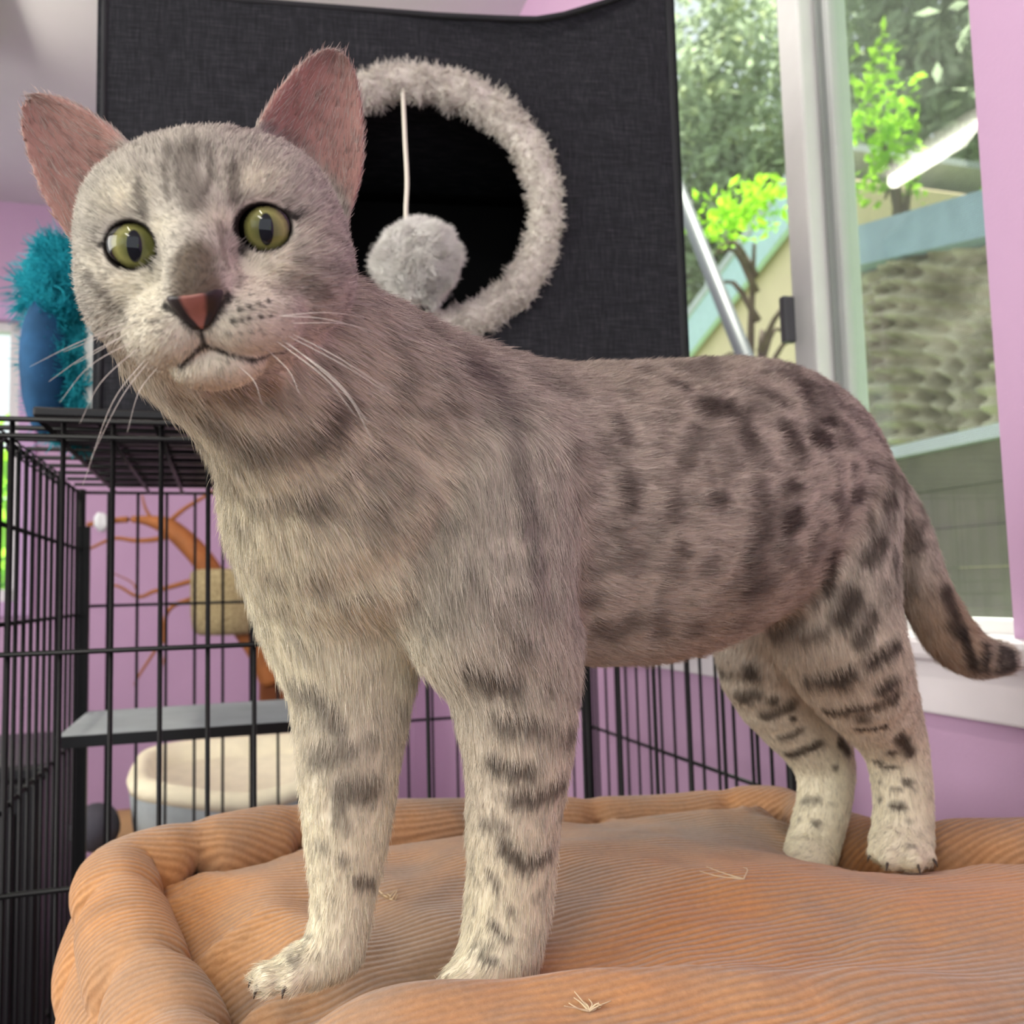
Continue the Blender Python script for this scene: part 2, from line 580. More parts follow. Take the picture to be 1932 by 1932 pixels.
# tan house with a gable and pale blue barge boards
sh = empty('garden_house', Q(4.6, 7.4, 0), 'tan house gable with pale blue roof edge outside the window', 'house')
M_TAN = plain('tan_wall', (226, 204, 172), .8, var=.06, scale=3)
M_PBL = plain('pale_blue_board', (186, 212, 216), .6, var=.06)
NW = 4.6
ev, rg_ = hit(1262, 672, AN, NW), hit(1560, 330, AN, NW)
se, ze, sr, zr = ev @ AD, ev[2], rg_ @ AD, rg_[2]
V = [Q(NW, se, 0), Q(NW, se, ze), Q(NW, sr, zr), Q(NW, sr - .25, zr - .15), Q(NW, sr - .25, 0)]
V += [v + AN * 2.0 for v in V]
link('wall', mesh('wall', V, [(0, 1, 2, 3, 4), (9, 8, 7, 6, 5), (0, 5, 6, 1), (1, 6, 7, 2), (2, 7, 8, 3), (3, 8, 9, 4), (4, 9, 5, 0)]), M_TAN, sh)
a, c = Q(NW - .10, se + .5, ze - .36), Q(NW - .10, sr - .05, zr + .06)
ax = unit(c - a)
b = MB(); b.box((a + c) / 2, ax, AN, np.cross(ax, AN), np.linalg.norm(c - a) / 2, .03, .20); b.build('barge_board', M_PBL, sh)
b = MB(); b.box((a + c) / 2 + AN * 1.2 + AZ * .18, ax, AN, np.cross(ax, AN), np.linalg.norm(c - a) / 2, 1.25, .04); b.build('roof', plain('grey_roofing', (186, 190, 190), .7, var=.1), sh)
# leaning pole
a, c = hit(1285, 372, AN, 1.75), hit(1400, 660, AN, 1.75)
dirp = unit(c - a)
g0 = c + dirp * (c[2] / -dirp[2])
b = MB(); b.tube([a - dirp * .6, g0], .030, 10)
tag(b.build('leaning_pole', plain('grey_pole', (84, 88, 92), .5, var=.05), smooth=True), 'grey metal pole leaning outside the window before the tan house', 'pole')
# rippled netting added for the moire of the house wall seen through the screen
moire = empty('moire_sheeting', Q(2.7, 2.8, 0), 'tan netting hanging in wavy folds between posts outside the screen', 'sheeting')
V, F = [], []
nu, nv = 200, 130
for j in range(nv):
    for i in range(nu):
        u, v = i / (nu - 1), j / (nv - 1)
        s_ = 2.2 + 1.2 * u; z = 1.50 + (.80 + .22 * u) * v
        w = .038 * math.sin(v * 80 + 7 * math.sin(u * 6) + u * 12) * (.45 + .55 * math.sin(u * 5 + 1) ** 2) + .032 * math.sin(u * 70 + 4 * math.sin(v * 7)) * (1 - v * .5) + .05 * math.sin(u * 11 + v * 5)
        V.append(Q(2.7 + w, s_, z))
for j in range(nv - 1):
    for i in range(nu - 1):
        F.append((j * nu + i, j * nu + i + 1, (j + 1) * nu + i + 1, (j + 1) * nu + i))
g = NT('moire_cloth')
f = g.noise(g.coord('Object'), 5, 3)
g.l(g.ramp(f, [(.38, s2l((140, 130, 104))), (.62, s2l((222, 214, 190)))]), g.b.inputs['Base Color'])
g.set(Roughness=.8)
link('sheeting_cloth', mesh('sheeting_cloth', V, F), g.m, moire, smooth=True)
for s_ in (2.18, 3.42):
    b = MB(); b.tube([Q(2.78, s_, 0), Q(2.78, s_, 2.32 + .2 * (s_ - 2.2))], .022, 8); b.build('post', plain('sheeting_post', (150, 170, 176), .5), moire, smooth=True)
ax = unit(AD + AZ * .2)
b = MB(); b.box(Q(2.70, 2.8, 2.47), ax, AN, np.cross(ax, AN), .66, .09, .085); b.build('top_rail', plain('eave_board', (164, 190, 200), .5, var=.12, scale=8), moire)
# board fence with a pale top rail
fe = empty('deck_fence', Q(2.0, 2.2, 0), 'dark board fence with a pale top rail below the netting', 'fence')
M_BOARD = plain('dark_green_board', (112, 112, 98), .85, var=.2, scale=8)
for k in range(12):
    b = MB(); rbox(b, 1.99 - .006 * (k % 2), 2.02, 1.3, 3.0, .10 + k * .114, .10 + k * .114 + .112)
    b.build('board', M_BOARD, fe)
for s_ in (1.32, 2.15, 2.92):
    b = MB(); rbox(b, 2.02, 2.08, s_, s_ + .06, 0, 1.46); b.build('post', M_BOARD, fe)
b = MB(); rbox(b, 1.96, 2.10, 1.3, 3.0, 1.468, 1.505); b.build('top_rail', plain('pale_blue_rail', (214, 232, 240), .5, var=.04), fe)
# ================================================================ the cushion
M_CORD = NT('orange_corduroy')
m = M_CORD
tcn = m.n('ShaderNodeTexCoord')
ob = tcn.outputs['Object']
nw = m.n('ShaderNodeTexNoise', i_Scale=7.0, i_Detail=2.0); m.l(ob, nw.inputs['Vector'])
warp = m.n('ShaderNodeVectorMath', operation='MULTIPLY_ADD')
m.l(nw.outputs['Color'], warp.inputs[0]); warp.inputs[1].default_value = (.030, .030, .030); m.l(ob, warp.inputs[2])
dt_ = m.n('ShaderNodeVectorMath', operation='DOT_PRODUCT'); m.l(warp.outputs[0], dt_.inputs[0]); dt_.inputs[1].default_value = (-.27, .90, .62)
fq = m.n('ShaderNodeMath', operation='MULTIPLY'); m.l(dt_.outputs['Value'], fq.inputs[0]); fq.inputs[1].default_value = 2 * math.pi / .0050
sn = m.n('ShaderNodeMath', operation='SINE'); m.l(fq.outputs[0], sn.inputs[0])
wear = m.noise(ob, 9.0, 4, .6)
wm_ = m.n('ShaderNodeMapRange'); m.l(wear, wm_.inputs[0]); wm_.inputs[1].default_value = .38; wm_.inputs[2].default_value = .62; wm_.inputs[3].default_value = .5; wm_.inputs[4].default_value = .16
rib = m.n('ShaderNodeMath', operation='MULTIPLY_ADD'); m.l(sn.outputs[0], rib.inputs[0]); m.l(wm_.outputs[0], rib.inputs[1]); rib.inputs[2].default_value = .5
big = m.noise(ob, 6.5, 5, .6)
fine = m.noise(ob, 260, 3, .7)
dust = m.ramp(big, [(.36, s2l((206, 150, 98))), (.50, s2l((190, 146, 106))), (.62, s2l((168, 138, 112)))])
mx = m.n('ShaderNodeMix', data_type='RGBA', blend_type='MULTIPLY'); mx.inputs[0].default_value = 1.0
m.l(dust, mx.inputs[6])
shade = m.ramp(rib.outputs[0], [(0.0, (.80, .74, .68)), (.6, (1.0, 1.0, 1.0)), (1.0, (1.06, 1.06, 1.04))])
m.l(shade, mx.inputs[7])
mx2 = m.n('ShaderNodeMix', data_type='RGBA', blend_type='MULTIPLY'); mx2.inputs[0].default_value = 1.0
m.l(mx.outputs[2], mx2.inputs[6])
m.l(m.ramp(fine, [(.3, (.86, .85, .84)), (.7, (1.08, 1.08, 1.08))]), mx2.inputs[7])
# smudges
sm = m.noise(m.coord('Object', (1, 1.6, 1)), 11, 2, .4)
mx3 = m.n('ShaderNodeMix', data_type='RGBA'); m.l(m.ramp(sm, [(.66, (0, 0, 0)), (.78, (.45, .45, .45))]), mx3.inputs[0])
m.l(mx2.outputs[2], mx3.inputs[6]); mx3.inputs[7].default_value = (*s2l((112, 92, 76)), 1)
m.l(mx3.outputs[2], m.b.inputs['Base Color'])
m.set(Roughness=.9)
m.b.inputs['Specular IOR Level'].default_value = .1
m.b.inputs['Sheen Weight'].default_value = .25
hgt = m.n('ShaderNodeMath', operation='MULTIPLY_ADD'); m.l(fine, hgt.inputs[0]); hgt.inputs[1].default_value = .45; m.l(rib.outputs[0], hgt.inputs[2])
m.bump(hgt.outputs[0], .9, .0011)
M_CORD = m.m

# crest line of the padded border: (x, y, z), closed
crest = [P(235, 1580, .61), P(400, 1540, .645), P(600, 1512, .69), P(1000, 1505, .75), P(1250, 1500, .78), P(1430, 1482, .785),
         P(1530, 1500, .75), P(1640, 1545, .69), P(1850, 1545, .635)]
crest = [tuple(c) for c in crest] + [(.46, .60, .935), (.56, .40, .93), (.50, .17, .925), (.28, .07, .92), (.02, .12, .915), (-.09, .24, .912)]
crest += [tuple(P(330, 1900, .42)), tuple(P(262, 1745, .50)), tuple(P(228, 1630, .57))]
cr = np.array(crest + crest[:1])
loop = catmull(np.vstack([cr[-2], cr, cr[1]]), 30)[30:-30]
seg = np.linalg.norm(np.diff(loop, axis=0), axis=1); acc = np.concatenate([[0], np.cumsum(seg)])
NU = 420
uu = np.linspace(0, acc[-1], NU, endpoint=False)
loop = np.stack([np.interp(uu, acc, loop[:, k]) for k in range(3)], -1)
for _ in range(3):
    loop = (np.roll(loop, 1, 0) + 2 * loop + np.roll(loop, -1, 0)) / 4
cen = np.array([.15, .42])
tg = unit(np.roll(loop, -1, 0) - np.roll(loop, 1, 0))
outw = unit(np.stack([-tg[:, 1], tg[:, 0], 0 * tg[:, 0]], -1))
outw *= np.sign(((loop[:, :2] - cen) * outw[:, :2]).sum(1))[:, None]
# pinches where the border is stitched through
pin_px = [(300, 1640, .575), (370, 1575, .625), (258, 1775, .48), (330, 1880, .425), (560, 1530, .68), (1110, 1520, .76), (1360, 1505, .785), (1495, 1515, .76), (1580, 1545, .72), (1760, 1560, .66)]
pins = [np.argmin(np.linalg.norm(loop[:, :2] - P(*p)[:2], axis=1)) for p in pin_px]
du = acc[-1] / NU
amt = np.zeros(NU)
pins += [i for i in range(0, NU, 34) if min(abs(((i - p + NU / 2) % NU) - NU / 2) for p in pins) > 20]
for p in pins:
    d = np.abs(((np.arange(NU) - p + NU / 2) % NU) - NU / 2) * du
    amt = np.maximum(amt, np.exp(-(d / .009) ** 2))
rad = .030 * (1 + .10 * vnoise(loop / .05, 8)) * (1 - .38 * amt)
CB = .805                                            # underside of the cushion
Z_TOP = .9205


dents = [(*c[:2], r, d) for c, r, d in ((P(560, 1835, .425), .050, .012), (P(620, 1835, .43), .035, .008), (P(930, 1832, .43), .045, .010), (P(1700, 1603, .61), .055, .017), (P(1530, 1612, .655), .05, .014))]


def top_z(x, y):
    z = Z_TOP + .0135 * np.exp(-(((x - .02) / .20) ** 2 + ((y - .412) / .022) ** 2)) + .007 * np.exp(-(((x - .22) / .12) ** 2 + ((y - .52) / .07) ** 2))
    z += .008 * np.exp(-(((x - .05) / .08) ** 2 + ((y - .60) / .06) ** 2)) - .006 * np.exp(-(((x + .13) / .06) ** 2 + ((y - .56) / .08) ** 2))
    z += .0050 * vnoise(np.stack([x / .075, y / .055, 0 * x], -1), 4) + .0015 * vnoise(np.stack([x / .025, y / .02, 0 * x], -1), 14)
    # soft drapery wrinkles on the far left
    w = np.exp(-(((x + .12) / .09) ** 2 + ((y - .50) / .10) ** 2))
    z += .0035 * w * np.sin((x * .8 + y * .6) / .0105)
    for dx, dy, r, d in dents:
        z -= d * np.exp(-(((x - dx) ** 2 + (y - dy) ** 2) / r ** 2))
    return z


cush = empty('floor_cushion', (.15, .42, CB), 'thick orange corduroy cushion with pinched padded border under the cat', 'cushion')
# border: profile from the inner groove over the crest, down the bulging side to the underside
prof = [(-200, 1.0)] + [(a, 1.0) for a in range(-188, 31, 12)]
V = []
NV = 0
for i in range(NU):
    r = rad[i]; c = loop[i] - AZ * r
    col_ = []
    for a in range(255, -31, -10):
        w = math.radians(a)
        crk = 1 - .10 * amt[i] * (1 if 40 < a < 150 else .3)
        col_.append(c + outw[i] * (math.cos(w) * r * crk) + AZ * (math.sin(w) * r * crk))
    e0 = col_[-1]
    zb = CB
    for t in np.linspace(.06, 1, 12):
        bul = .013 * math.sin(math.pi * min(t * 1.02, 1)) ** .8 * (1 + .25 * vnoise(np.array([[uu[i] / .08, t * 2, 0]]), 6)[0]) - .012 * t * t
        q = e0 + outw[i] * bul
        q = np.array([q[0], q[1], e0[2] * (1 - t) + zb * t])
        col_.append(q)
    col_.append(np.array([*(col_[-1][:2] - outw[i][:2] * .05), zb]))
    NV = len(col_)
    V += col_
F = [(i * NV + j, ((i + 1) % NU) * NV + j, ((i + 1) % NU) * NV + j + 1, i * NV + j + 1) for i in range(NU) for j in range(NV - 1)]
V.append(np.array([*cen, CB]))
F += [(i * NV + NV - 1, ((i + 1) % NU) * NV + NV - 1, len(V) - 1) for i in range(NU)]
link('border', mesh('border', V, F), M_CORD, cush, smooth=True)
# top panel: a fine height field tucked under the border
rim = loop - AZ * (rad * 1.25)[:, None] - outw * (rad * .93)[:, None]
gs = .0032
gx = np.arange(loop[:, 0].min(), loop[:, 0].max(), gs); gy = np.arange(loop[:, 1].min(), loop[:, 1].max(), gs)
XX, YY = np.meshgrid(gx, gy, indexing='ij')
pp_ = np.column_stack([XX.ravel(), YY.ravel()])
near = np.concatenate([np.argmin(((c[:, None] - loop[None, :, :2]) ** 2).sum(-1), 1) for c in np.array_split(pp_, 40)])
sdn = ((pp_ - rim[near, :2]) * outw[near, :2]).sum(1)                 # below zero inside the groove
keep = sdn < .020
w = 1 - (1 - np.clip(-sdn / .055, 0, 1)) ** 2.4
rz = np.array([np.mean(rim[(k + np.arange(-5, 6)) % NU, 2]) for k in range(NU)])
zz_ = rz[near] * (1 - w) + top_z(pp_[:, 0], pp_[:, 1]) * w - np.clip(sdn, 0, 1) * .8
Vg = np.column_stack([pp_, zz_])
idg = -np.ones(len(Vg), int); idg[keep] = np.arange(keep.sum())
idg = idg.reshape(XX.shape)
q4 = np.stack([idg[:-1, :-1], idg[1:, :-1], idg[1:, 1:], idg[:-1, 1:]], -1).reshape(-1, 4)
q4 = q4[(q4 >= 0).all(1)]
CB_V = Vg[keep]
link('top_panel', mesh('top_panel', CB_V, q4.tolist()), M_CORD, cush, smooth=True)

# frayed bits of thread lying on it
M_THR = plain('pale_thread', (226, 206, 170), .8, var=.1)
for (px, py), n_, ln_, label in (((738, 1700), 7, .010, 'frayed pale thread tuft on the cushion behind the front legs'),
                                 ((1112, 1905), 12, .009, 'frayed pale thread tuft in front of the cat on the cushion'),
                                 ((1400, 1660), 3, .018, 'thin pale straw lying near the hind legs on the cushion'),
                                 ((1020, 1822), 4, .005, 'tiny white crumb of fluff beside the front paw')):
    v = P(px, py, 1) - CAM
    k = np.argmin(np.linalg.norm(np.cross(CB_V - CAM, unit(v)), axis=1) + 10 * ((CB_V[:, 1] < .3)))
    o_ = CB_V[k] + AZ * .0006
    rg = np.random.default_rng(px)
    b = MB()
    for i in range(n_):
        a = rg.random() * 6.28
        e_ = np.array([math.cos(a), math.sin(a), .15 + .5 * rg.random() if n_ > 3 else .04]) * ln_ * (.5 + rg.random())
        b.tube(catmull([o_, o_ + e_ * .5 + rg.normal(size=3) * .0012, o_ + e_], 4), list(np.linspace(.0005, .0002, 9)), 5)
    tag(b.build('thread_tuft', M_THR, smooth=True), label, 'thread')

# the table that carries it (hidden under it)
tb = empty('side_table', (.15, .42, 0), 'plain wooden table standing under the orange cushion', 'table')
M_WOOD = plain('pine', (176, 138, 96), .6, var=.12, scale=5)
b = MB(); b.box((.17, .42, CB - .02), (1, 0, 0), (0, 1, 0), AZ, .24, .20, .02); b.build('table_top', M_WOOD, tb, bevel=.004)
for sx in (-1, 1):
    for sy in (-1, 1):
        b = MB(); b.box((.17 + sx * .2, .42 + sy * .16, (CB - .04) / 2), (1, 0, 0), (0, 1, 0), AZ, .022, .022, (CB - .04) / 2); b.build('leg', M_WOOD, tb)

# ================================================================ the wire cage
M_WIRE = plain('black_wire', (8, 8, 10), .42, var=.1, spec=.25)
N0, N1, T0, T1 = -.1925, .5715, .836, 1.396
ZT = hit(205, 797, AD, T0)[2]
cage = empty('wire_cage', Q((N0 + N1) / 2, (T0 + T1) / 2, 0), 'tall black wire pet cage standing behind the orange cushion', 'cage')


def cyl(name, r, L, seg=6):
    b = MB(); b.tube([(0, 0, 0), (0, 0, L)], r, seg)
    return mesh(name, b.v, b.f)


WR = .0021
vert = cyl('wire', WR, ZT - .06); vert.materials.append(M_WIRE); vert.shade_smooth()
inv = Matrix.LocRotScale(cage.location, cage.rotation_euler, cage.scale).inverted()


def wire_at(me, p0, rot=None):
    o = bpy.data.objects.new('wire', me); COL.objects.link(o)
    o.parent = cage; o.matrix_parent_inverse = inv
    o.location = tuple(p0)
    if rot is not None: o.rotation_euler = rot
    return o


nf = hit(302, 1200, AD, T0) @ AN
sp_ = hit(392, 1200, AD, T0) @ AN - nf
k0 = math.ceil((N0 - nf) / sp_); k1 = math.floor((N1 - nf) / sp_)
for k in range(k0, k1 + 1):                                           # front and back
    wire_at(vert, Q(nf + k * sp_, T0, .06))
    wire_at(vert, Q(nf + k * sp_ + .012, T1, .06))
ns = int((T1 - T0) / .035)
for k in range(1, ns):                                                # both ends
    wire_at(vert, Q(N0, T0 + k * (T1 - T0) / ns, .06))
    wire_at(vert, Q(N1, T0 + k * (T1 - T0) / ns, .06))
an = math.atan2(AN[1], AN[0]); ad = math.atan2(AD[1], AD[0])
hn = cyl('wire', WR * 1.15, N1 - N0, 6); hn.materials.append(M_WIRE); hn.shade_smooth()
hs = cyl('wire', WR * 1.15, T1 - T0, 6); hs.materials.append(M_WIRE); hs.shade_smooth()
zf = [ZT, ZT - .014, hit(300, 1223, AD, T0)[2], hit(60, 1683, AD, T0)[2], .62, .35, .08]
for z in zf:
    wire_at(hn, Q(N0, T0 - WR * 1.6, z), (0, math.pi / 2, an))
zl = [ZT, hit(60, 1172, AN, N0)[2], hit(60, 1480, AN, N0)[2], .62, .35, .08]
for z in zl + [hit(75, 1010, AN, N0)[2]]:
    wire_at(hs, Q(N0 - WR * 1.6, T0, z), (0, math.pi / 2, ad))
for z in [ZT, zl[1], hit(1250, 1420, AN, N1)[2], .62, .35, .08]:
    wire_at(hs, Q(N1 + WR * 1.6, T0, z), (0, math.pi / 2, ad))
for z in [ZT, hit(300, 1140, AD, T1)[2], .90, .62, .35, .08]:
    wire_at(hn, Q(N0, T1 + WR * 1.6, z), (0, math.pi / 2, an))
for k in range(1, 9):                                                 # lid
    wire_at(hn, Q(N0, T0 + k * (T1 - T0) / 9, ZT + .004), (0, math.pi / 2, an))
for k in range(1, 6):
    wire_at(hs, Q(N0 + k * .045, T0, ZT), (0, math.pi / 2, ad))
for n_, s_ in ((N0, T0), (N0, T1), (N1, T0), (N1, T1)):
    b = MB(); b.tube([Q(n_, s_, 0), Q(n_, s_, ZT + .004)], .0065, 8); b.build('corner_post', M_WIRE, cage, smooth=True)
b = MB(); rbox(b, N0 - .004, N0 + .014, T1 - .02, T1 - .008, .1, ZT - .05); b.build('door_frame', M_WIRE, cage)
# spiral hinge clips along the left lid edge
for k in range(12):
    c = Q(N0, T0 + .03 + k * .032, ZT - .004)
    b = MB(); b.tube([c + .006 * (math.cos(a) * AN + math.sin(a) * AZ) for a in np.linspace(0, 2 * math.pi, 11)], .0013, 5, cap=False)
    b.build('clip', plain('bright_clip', (70, 70, 72), .3, metal=.8), cage, smooth=True) if k == 0 else None
    if k:
        o = bpy.data.objects.new('clip', CLIP.data); COL.objects.link(o); o.parent = cage; o.matrix_parent_inverse = inv; o.location = tuple(AD * .032 * k)
    else:
        CLIP = [q for q in bpy.data.objects if q.name == 'clip'][0]
# black plastic tray lying on the lid under the cat house
M_BLK = plain('black_plastic', (12, 12, 14), .35, var=.1, spec=.4)
b = MB(); rbox(b, N0 + .035, N1 + .004, T0 + .02, T1, ZT + .0072, ZT + .016); b.build('lid_tray', M_BLK, cage, bevel=.002)
b = MB(); rbox(b, N0 + .01, N1 - .01, T0 + .01, T1 - .01, .05, .075); b.build('floor_tray', M_BLK, cage, bevel=.004)
# grey platform inside
zs = hit(400, 1328, AD, T1 - .01)[2]
sf = (hit(300, 1376, AZ, zs) @ AD)
M_SHELF = plain('grey_shelf_felt', (176, 184, 186), .85, var=.10, scale=14)
sh_ = MB(); rbox(sh_, N0 + .012, .215, sf, T1 - .006, zs - .008, zs); sh_ = sh_.build('shelf', M_SHELF, cage, bevel=.002)
b = MB(); rbox(b, N0 + .010, .217, sf - .004, sf + .002, zs - .014, zs - .001); b.build('shelf_edge', M_BLK, sh_)
b = MB(); rbox(b, N0 + .012, .10, T0 + .03, T1 - .006, .50, .508); b.build('shelf', M_BLK, cage, bevel=.002)

# ================================================================ the dark cat house on the cage
M_CHAR = NT('charcoal_linen')
m = M_CHAR
v = m.coord('Object')
wv = []
for rot_, sc_ in (((0, 0, 0), (1400, 1400, 60)), ((0, 0, 0), (60, 60, 1400))):
    mp = m.coord('Object', (sc_[0] / 1000, sc_[1] / 1000, sc_[2] / 1000))
    wv.append(m.noise(mp, 800, 2, .6))
av = m.n('ShaderNodeMath', operation='ADD'); m.l(wv[0], av.inputs[0]); m.l(wv[1], av.inputs[1])
hv = m.n('ShaderNodeMath', operation='MULTIPLY'); m.l(av.outputs[0], hv.inputs[0]); hv.inputs[1].default_value = .5
m.l(m.ramp(hv.outputs[0], [(.34, s2l((27, 28, 31))), (.52, s2l((42, 43, 47))), (.68, s2l((66, 67, 71)))]), m.b.inputs['Base Color'])
m.set(Roughness=.85); m.b.inputs['Specular IOR Level'].default_value = .15
m.bump(hv.outputs[0], .4, .0008)
M_CHAR = m.m
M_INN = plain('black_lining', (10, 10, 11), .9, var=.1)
yw = math.radians(9.0)
BX = np.array([math.cos(yw), math.sin(yw), 0]); BY = np.array([-math.sin(yw), math.cos(yw), 0])
FL = P(184, 792, .86); FL[2] = ZT + .016
wB = FL @ BY                                          # front plane
fr_ = hit(1288, 560, BY, wB)
BWID = (fr_ - FL) @ BX
BTOP = hit(700, -60, BY, wB)[2] - FL[2]
house = empty('cat_house', FL + BX * BWID / 2, 'dark charcoal fabric cat house with round fleece-edged opening on the cage', 'cat house')
rc = hit(796, 388, BY, wB)                            # centre of the opening
RC = np.array([(rc - FL) @ BX, rc[2] - FL[2]])
RAD_O = (hit(1030, 400, BY, wB) - rc) @ BX
ang = np.linspace(0, 2 * math.pi, 97)[:-1]


def edge_pt(a):
    """where a ray from the hole centre meets the front panel outline (sagging top edge)"""
    c, s_ = math.cos(a), math.sin(a)
    best = 9
    if c > 1e-9: best = min(best, (BWID - RC[0]) / c)
    if c < -1e-9: best = min(best, -RC[0] / c)
    if s_ < -1e-9: best = min(best, -RC[1] / s_)
    if s_ > 1e-9:
        lo_, hi_ = 0, best
        for _ in range(40):
            md = (lo_ + hi_) / 2
            if RC[1] + md * s_ > top_edge(RC[0] + md * c): hi_ = md
            else: lo_ = md
        best = lo_
    return RC + best * np.array([c, s_])


_tx = [0, .18, .38, .58, .68, .755, .80, .87, .95, 1.0]
_tp = [(184, -50), (395, 0), (620, 17), (830, 33), (935, 38), (1010, 40), (1060, 32), (1140, 8), (1220, -22), (1288, -40)]
_te = [((hit(*q, BY, wB) - FL) @ BX, hit(*q, BY, wB)[2] - FL[2]) for q in _tp]


def top_edge(x):
    return np.interp(x, [q[0] for q in _te], [q[1] for q in _te])


# corner angles included so that the outline keeps its corners
crn = [math.atan2(c[1] - RC[1], c[0] - RC[0]) % (2 * math.pi) for c in ((0, 0), (BWID, 0), (BWID, top_edge(BWID)), (0, top_edge(0)))]
ang = np.array(sorted(set(list(ang) + crn)))
V, F = [], []
rings = 7
for a in ang:
    i0 = RC + (RAD_O - .012) * np.array([math.cos(a), math.sin(a)]); i1 = edge_pt(a)
    for j in range(rings):
        q = i0 + (i1 - i0) * j / (rings - 1)
        sagf = .012 * math.exp(-((q[0] - _te[5][0]) / .10) ** 2) * max(0, (q[1] - .22) / .2) ** 2
        V.append(FL + BX * q[0] + AZ * q[1] + BY * (sagf))
na = len(ang)
for i in range(na):
    for j in range(rings - 1):
        F.append((i * rings + j, ((i + 1) % na) * rings + j, ((i + 1) % na) * rings + j + 1, i * rings + j + 1))
o = link('front_panel', mesh('front_panel', V, F), M_CHAR, house)
so = o.modifiers.new('thick', 'SOLIDIFY'); so.thickness = .008; so.offset = 0
DB = .25
for nm, x in (('side_panel', 0.0), ('side_panel', BWID)):
    h_ = top_edge(x)
    V = [FL + BX * (x + e_) + BY * y_ + AZ * z_ for e_ in (-.005, .005) for y_, z_ in ((0, 0), (DB, 0), (DB, .33), (0, h_ - .004))]
    link(nm, mesh(nm, V, [(0, 1, 2, 3), (7, 6, 5, 4), (0, 4, 5, 1), (1, 5, 6, 2), (2, 6, 7, 3), (3, 7, 4, 0)]), M_CHAR, house)
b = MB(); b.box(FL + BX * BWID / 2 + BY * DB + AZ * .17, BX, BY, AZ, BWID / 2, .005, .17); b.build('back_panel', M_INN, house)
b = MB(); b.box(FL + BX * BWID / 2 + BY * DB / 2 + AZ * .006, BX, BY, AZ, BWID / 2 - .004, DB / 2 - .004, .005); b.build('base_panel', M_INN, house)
V, F = [], []
for j, t in enumerate(np.linspace(0, 1, 7)):
    for i, x in enumerate(np.linspace(0, BWID, 40)):
        z = top_edge(x) * (1 - t) + (.34) * t - .03 * math.sin(math.pi * t)
        V.append(FL + BX * x + BY * DB * t + AZ * z)
F = [(j * 40 + i, j * 40 + i + 1, (j + 1) * 40 + i + 1, (j + 1) * 40 + i) for j in range(6) for i in range(39)]
o = link('top_panel', mesh('top_panel', V, F), M_CHAR, house, smooth=True)
so = o.modifiers.new('thick', 'SOLIDIFY'); so.thickness = .006; so.offset = 0
# piped seam along the edges of the front
for nm, pts in (('piping', [FL + BX * x + AZ * top_edge(x) - BY * .003 for x in np.linspace(0, BWID, 40)]), ('piping', [FL + BX * .003 + AZ * z - BY * .003 for z in np.linspace(0, top_edge(0), 6)]),
                ('piping', [FL + BX * (BWID - .003) + AZ * z - BY * .003 for z in np.linspace(0, top_edge(BWID), 6)])):
    b = MB(); b.tube(pts, .0032, 7); b.build(nm, plain('seam_tape', (44, 45, 48), .8, var=.1), house, smooth=True)


def fleece(name, V, F, n, ln, rr, rgb, parent, seed, curl=.9, mat=None, w=.00022):
    """curly pile on a closed mesh: dense short strands"""
    rg = np.random.default_rng(seed)
    T = np.vstack([np.asarray(F)[:, [0, 1, 2]], np.asarray(F)[:, [0, 2, 3]]])
    V = np.asarray(V)
    vn = vert_norm(V, T)
    p_, fi, bc = sample_mesh(V, T, n, rg)
    nn = unit((vn[T[fi]] * bc[:, :, None]).sum(1))
    cl = np.stack([vnoise(p_ / rr, 31 + k) for k in range(3)], -1)
    L = ln * (.5 + rg.random(n)) * (1 + .6 * vnoise(p_ / (rr * 1.5), 40))
    t1 = unit(rg.normal(size=(n, 3)) * .5 + cl * 1.6)
    ts = np.linspace(0, 1, 5)
    pts = p_[:, None] + nn[:, None] * (L[:, None] * ts)[:, :, None] + (t1 * curl)[:, None] * (L[:, None] * ts ** 2)[:, :, None] \
        + np.cross(t1, nn)[:, None] * (L[:, None] * .35 * np.sin(ts * 5))[:, :, None]
    c = np.array(s2l(rgb)) * (.85 + .25 * rg.random(n))[:, None]
    rad_ = np.repeat((w * (.7 + .6 * rg.random(n)))[:, None], 5, 1) * np.array([1, 1, .9, .7, .3])
    o = hair_object(name, pts, rad_, np.clip(np.repeat(c[:, None], 5, 1), 0, 1), mat or fur_mat(name + '_fibre', .8, .1), parent)
    o['kind'] = 'stuff'
    return o


def vert_norm(V, T):
    fn = np.cross(V[T[:, 1]] - V[T[:, 0]], V[T[:, 2]] - V[T[:, 0]])
    vn = np.zeros_like(V)
    for k in range(3): np.add.at(vn, T[:, k], fn)
    return unit(vn)


# fleece ring
rt = .0165
Rm = RAD_O
V, F = [], []
n1_, n2_ = 120, 16
for i in range(n1_):
    a = 2 * math.pi * i / n1_
    for j in range(n2_):
        w = 2 * math.pi * j / n2_
        r_ = Rm + rt * math.cos(w)
        V.append(FL + BX * (RC[0] + r_ * math.cos(a)) + AZ * (RC[1] + r_ * math.sin(a)) - BY * (.004 + rt * .9 * math.sin(w)))
V = np.array(V)
vv = V + .0034 * np.stack([vnoise(V / .012, 50 + k) for k in range(3)], -1)
F = [(i * n2_ + j, ((i + 1) % n1_) * n2_ + j, ((i + 1) % n1_) * n2_ + (j + 1) % n2_, i * n2_ + (j + 1) % n2_) for i in range(n1_) for j in range(n2_)]
T_ = np.asarray(F)[:, [0, 1, 2]]
if (vert_norm(vv, T_)[0] @ (vv[0] - (FL + BX * (RC[0] + Rm) + AZ * RC[1]))) < 0:
    F = [f[::-1] for f in F]
